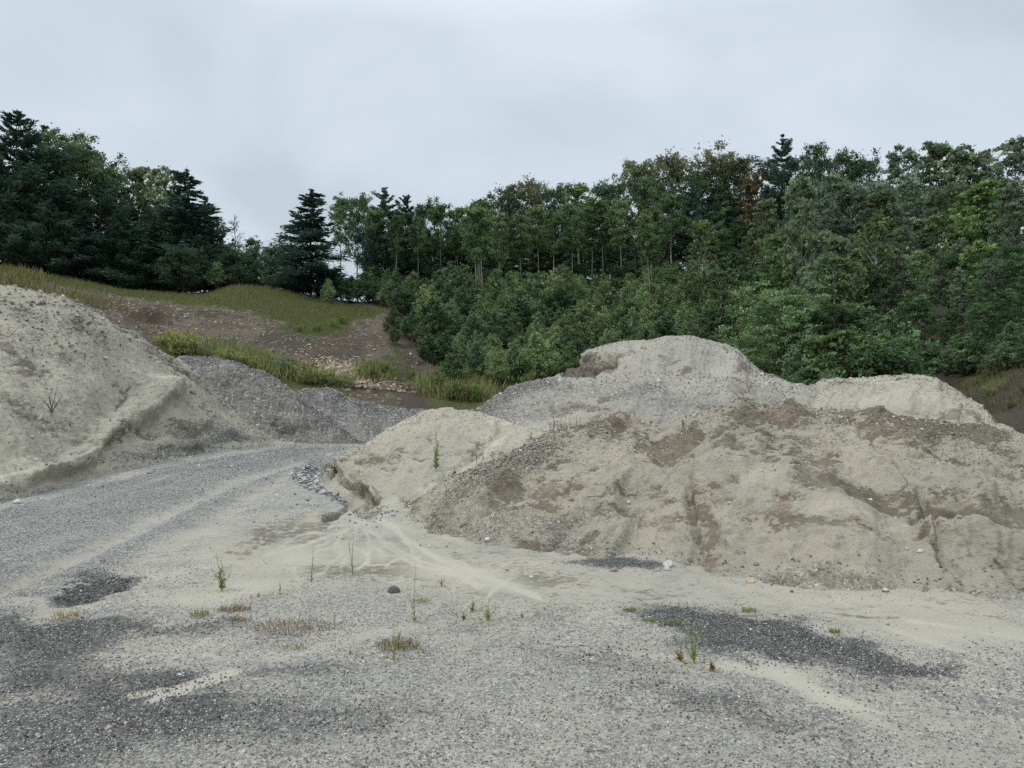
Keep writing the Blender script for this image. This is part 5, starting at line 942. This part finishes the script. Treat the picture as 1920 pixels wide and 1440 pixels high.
TUFTS = [(GP, 375, 1157, 14, 'tuft', 'bright yellow green grass tuft in the middle left of the yard', 34), (GP, 122, 1160, 17, 'dry', 'yellowing grass tuft at the far left above the dark band', 46), (GP, 452, 1161, 10, 'dry', 'orange dry grass tuft right of the bright tuft', 40), (GP, 545, 1180, 12, 'mat', 'sparse reddish dry mat of weeds left of the front middle clump', 150),
 (GP, 540, 1216, 11, 'dry', 'pale dry grass patch below the reddish mat', 60), (GP, 748, 1216, 14, 'mat', 'dry grass around the front middle weed clump', 80), (GP, 1180, 1147, 9, 'tuft', 'low green tuft at the left end of the big dark patch', 20), (GP, 1262, 1170, 9, 'tuft', 'low green tuft inside the left end of the dark patch', 30), (GP, 1215, 1166, 8, 'tuft', 'faint green tuft left of the one inside the dark patch', 20),
 (GP, 1565, 1186, 9, 'tuft', 'small green tuft on the upper edge of the big dark patch', 18), (GP, 1405, 1145, 8, 'tuft', 'faint tuft on the top edge of the dark patch', 26), (GP, 792, 1130, 10, 'dry', 'faint dry tuft near the tallest thin weed', 30), (GP, 440, 1147, 8, 'mat', 'thin dry fringe beside the orange tuft', 60)]
for k, (p, x, y_, h_, st_, lb, wp) in enumerate(TUFTS): weed(p, x, y_, h_, st_, lb, 600 + k, wp)
# dry stalks fringe between the mound and the ridge
for k in range(16):
    weed(P3 if k % 2 else P2, 1032 + k * 7.2 + rq.uniform(-3, 3), 806 + rq.uniform(-4, 2), rq.uniform(14, 30), 'stalk', f'{ordw(k + 1)} thin dry stalk from the left, fringe between the mound and the near pile', 640 + k)['group'] = 'dry stalks behind the near pile'

# bits of leaf, twig and tiny seedlings lying around the weeds
pb = blobs(GP.px, GP.py, [(x, y_ + 2, 34, 9, 0, 1) for (p, x, y_, h_, st_, lb) in WEEDS if p is GP] + [(545, 1180, 110, 18, 0, 1.5), (745, 1220, 70, 14, 0, 1.5), (1300, 1245, 60, 12, 0, 1.5), (900, 1155, 60, 16, 0, 1), (1400, 1160, 160, 10, 4, .5)])
C_, i = pick(GP, ga * pb, 1500, 91, .02); dd = rq.normal(0, 1, (1500, 3)); dd[:, 2] = np.abs(dd[:, 2]) * rq.choice([.15, 1.2], 1500, p=[.7, .3]); Ls = rq.uniform(.008, .03, 1500)
V, Fq, c = leafset(rq, C_ + np.array([0, 0, .004]), dd, Ls, Ls * .35, (1, 1, 1), .2); c = c * np.repeat(np.array([(.26, .19, .10), (.20, .14, .08), (.24, .28, .10), (.33, .28, .16)])[rq.integers(0, 4, 1500)], 4, 0)
tag(mesh_np('plant_litter', V, Fq, M_weed, None, False, col=np.clip(c, 0, 1)), 'dry leaf bits and tiny seedlings on the gravel around the weeds', kind='stuff')

# goldenrod and tall herbs on the bank
def herb(x, base, hpx, seed, yellow, label, grp, kind='goldenrod', green=(.17, .21, .07)):
    rs = np.random.default_rng(seed); P_ = on(HT, x, base); H = hpx / F * P_[1]; root = bpy.data.objects.new(kind, None); COL.objects.link(root); root.location = P_; tag(root, label, kind.replace('_', ' '), grp)
    ns = 16; segs = []; B = []; Dr = []; T = []
    for i in range(ns):
        h = H * rs.uniform(.55, 1.0); a = rs.uniform(0, 6.28); w = H * rs.uniform(.1, .6); t = np.linspace(0, 1, 4); b0 = np.array([math.cos(a) * w * .6, math.sin(a) * w * .6, -.05])
        pts = b0 + np.stack([math.cos(a) * w * .4 * t ** 2, math.sin(a) * w * .4 * t ** 2, h * t], 1); segs.append((pts, .012 * (1 - .6 * t)))
        m = 26; f = rs.uniform(.1, 1, m); o_ = np.stack([np.interp(f, t, pts[:, j]) for j in range(3)], 1); az = rs.uniform(0, 6.28, m); B.append(o_); Dr.append(np.stack([np.cos(az), np.sin(az), rs.uniform(.3, 1.4, m)], 1)); T.append(pts[-1])
    V, Fq = tubes(segs, 3); mesh_np('stem', V, Fq, M_bark, root, col=np.ones((len(V), 3)) * np.array([.16, .15, .07]))
    B = np.concatenate(B); V, Fq, c = leafset(rs, B, np.concatenate(Dr), np.full(len(B), H * .22), np.full(len(B), H * .05), green, .3); mesh_np('leaves', V, Fq, M_weed, root, False, col=c)
    if yellow:
        T = np.repeat(np.array(T), 14, 0); T = T + rs.normal(0, .05 * H, T.shape); V, Fq, c = leafset(rs, T, rs.normal(size=T.shape) + [0, 0, .6], np.full(len(T), H * .10), np.full(len(T), H * .05), (.36, .33, .09), .2); mesh_np('blossom', V, Fq, M_weed, root, False, col=c)
HERBS = []
lx = [285, 350, 420, 470, 520, 560, 600, 655]; ly = [640, 668, 676, 690, 700, 712, 728, 744]
x = 292
while x < 656:
    b_ = np.interp(x, lx, ly); HERBS.append((x, b_ + rq.uniform(-4, 6), rq.uniform(10, 34) * (1.5 if 335 < x < 365 else 1), rq.random() < .55)); x += rq.uniform(7, 19)
x = 480
while x < 650: b_ = np.interp(x, lx, ly) - 18; HERBS.append((x, b_, rq.uniform(16, 28), rq.random() < .6)); x += rq.uniform(12, 26)
HERBS.sort()
gcount = [0, 0]
for k, (x, b_, h_, yl) in enumerate(HERBS):
    gcount[yl] += 1
    herb(x, b_, h_, 700 + k, yl, f"{ordw(gcount[yl])} {'yellow flowering goldenrod' if yl else 'green tall herb'} clump from the left, strip above the grey gravel pile", 'goldenrod strip above the gravel pile', 'goldenrod' if yl else 'tall_herb', green=(.31, .33, .14) if rq.random() < .6 else (.26, .32, .19))
for k, (x, b_, h_, lb) in enumerate([(700, 712, 26, 'feathery green bush left of the basin below the brown bank'), (722, 706, 30, 'taller plumed bush next to the feathery one below the bank'), (825, 735, 34, 'leafy herb at the left of the grassy basin behind the mound'), (848, 752, 40, 'tall pale grass clump in the grassy basin'), (872, 758, 36, 'dark green herb in the middle of the grassy basin'),
        (893, 752, 34, 'yellow green herb at the right of the grassy basin'), (835, 700, 22, 'small shrub above the grassy basin'), (590, 622, 18, 'bright green shrub patch, left one on the brown bank'), (625, 615, 20, 'bright green shrub patch, middle one on the brown bank'), (560, 622, 14, 'small bright green plant on the brown bank'), (575, 640, 9, 'tiny green plant below the shrub patch on the bank'), (645, 608, 18, 'bright green shrub patch, right one on the brown bank'),
        (1850, 745, 26, 'yellow green plant on the dark bank at the right edge'), (1893, 765, 18, 'pale plant on the dark bank at the right edge'), (935, 725, 22, 'low herb on the shelf left of the pale boulder'), (770, 712, 18, 'low dark herb by the shelf below the bank')]):
    herb(x, b_, h_, 800 + k, False, lb, None, 'shrub', green=(.20, .27, .07) if 'bright' in lb or 'yellow' in lb else (.17, .21, .08))

# grass of the hillside: more blades than anyone could count
def meadow(w, n, H, col, seed, name, label):
    C_, i = pick(HT, w, n, seed, .12); rs = np.random.default_rng(seed + 1); d_ = rs.normal(0, .3, (n, 3)); d_[:, 2] = 1
    hh = H * rs.uniform(.5, 1.5, n); cc = np.asarray(col)[rs.integers(0, len(col), n)]
    V, Fq, c = leafset(rs, C_ - np.array([0, 0, .04]), d_, hh, hh * .12, (1, 1, 1), .2); c = np.repeat(cc, 4, 0) * c
    o = mesh_np(name, V, Fq, M_weed, None, False, col=np.clip(c, 0, 1)); tag(o, label, kind='stuff')
w = np.clip(HT.cov - .25, 0, 1) * (HT.px > -60) * (HT.px < 1060) * (HT.P[:, 1] < 69)
meadow(w, 52000, .24, [(.16, .20, .07), (.20, .21, .08), (.25, .23, .11), (.14, .19, .07), (.19, .16, .09)], 61, 'grass', 'olive and straw coloured grass on the slope and in the basin')
w = blobs(HT.px, HT.py, [(25, 520, 50, 18, 10, 1), (130, 560, 90, 10, 12, .5)]) 
meadow(w, 2600, .6, [(.22, .19, .09), (.17, .17, .06), (.26, .22, .12)], 63, 'tall_grass', 'tall pale grass on the crest behind the left sand bank')
w = blobs(HT.px, HT.py, [(850, 735, 60, 26, 0, 1), (540, 705, 130, 14, 20, .7), (700, 705, 30, 14, 0, .8)])
meadow(w, 7000, .55, [(.25, .26, .11), (.18, .22, .08), (.32, .28, .14)], 65, 'tall_grass', 'rough tall grass in the basin and along the herb strip')

w = (HT.px > 1780) * (HT.px < 1990) * (HT.P[:, 1] < 38) * (.15 + np.clip(fbm(HT.P, .8, 3, 71), 0, 1))
meadow(w, 1600, .28, [(.11, .14, .06), (.08, .11, .05), (.14, .10, .06), (.18, .18, .09)], 67, 'undergrowth', 'sparse weeds and seedlings over the dark bank at the right edge')
# ------------------------------------------------------------------ labels for the woods
DESC = {'pine': 'dark plumed white pine', 'oak': 'dark green broad tree', 'oak_autumn': 'broad tree with rusty top', 'maple_red': 'dull red maple', 'pole': 'slender bare-stemmed tree', 'aspen': 'grey green aspen', 'aspen_pale': 'pale thin leaved aspen', 'birch': 'narrow white-stemmed birch',
        'young_birch': 'yellow green young birch', 'young_alder': 'mid green bushy sapling', 'maple_bush': 'light green spreading maple', 'dark_maple': 'deep green layered maple', 'maple_bright': 'bright green maple', 'bush': 'low dark bush', 'dark_shrub': 'dark rounded shrub', 'young_pine': 'blue green young pine', 'spruce': 'dark conical spruce', 'dead': 'bare dead tree'}
def zone(px, Y):
    if px < 556: return 'front edge of the left wood' if Y < 70 else ('middle of the left wood' if Y < 75 else 'back of the left wood')
    if px < 1430:
        if Y >= 74: return ('skyline wood beside lone spruce' if px < 930 else 'skyline wood above the tall pile')
        if Y >= 69.5: return 'foot of the skyline wood, centre'
        if Y >= 62.5: return 'top row of the sapling slope'
        if Y >= 57.2: return 'upper sapling slope'
        if Y >= 53: return 'middle sapling slope'
        if Y >= 49: return 'lower sapling slope'
        return 'bottom of the sapling slope'
    if Y >= 76: return 'skyline of the right wood'
    if Y >= 65: return 'top of the right wood'
    if Y >= 56: return 'upper right wood'
    if Y >= 47.5: return 'middle of the right wood'
    if Y >= 42: return 'lower right wood'
    if Y >= 37.7: return 'foot of the right wood'
    return 'right wood edge by cream pile'
GRP = lambda px: 'trees of the left wood' if px < 556 else ('trees and saplings of the middle slope' if px < 1430 else 'trees of the right wood')
TREES.sort(key=lambda t: t[1]); zc_ = {}; tot = {}
for t in TREES:
    k = (t[0], zone(t[1], t[2])); tot[k] = tot.get(k, 0) + (0 <= t[1] <= 1920)
for kind, px, Y, o, h, top in TREES:
    z_ = zone(px, Y); k = (kind, z_); cat_ = o.name.split('.')[0].replace('_', ' '); o['category'] = cat_; o['group'] = GRP(px)
    if kind == 'spruce' and 560 < px < 610: o['label'] = 'lone dark spruce standing in the gap between the woods'; del o['group']; continue
    if kind == 'dead': o['label'] = 'bare dead tree above the left wood, against the sky'; continue
    if px < 0 or px > 1920:
        k = (k, px < 0); zc_[k] = zc_.get(k, 0) + 1; o['label'] = f"{ordw(zc_[k])} {DESC[kind]} past the {'left' if px < 0 else 'right'} end, {z_}"; continue
    zc_[k] = zc_.get(k, 0) + 1
    o['label'] = f"{ordw(zc_[k])} {DESC[kind]} from the left, {z_}" if tot[k] > 1 else f"only {DESC[kind]} in the {z_}"
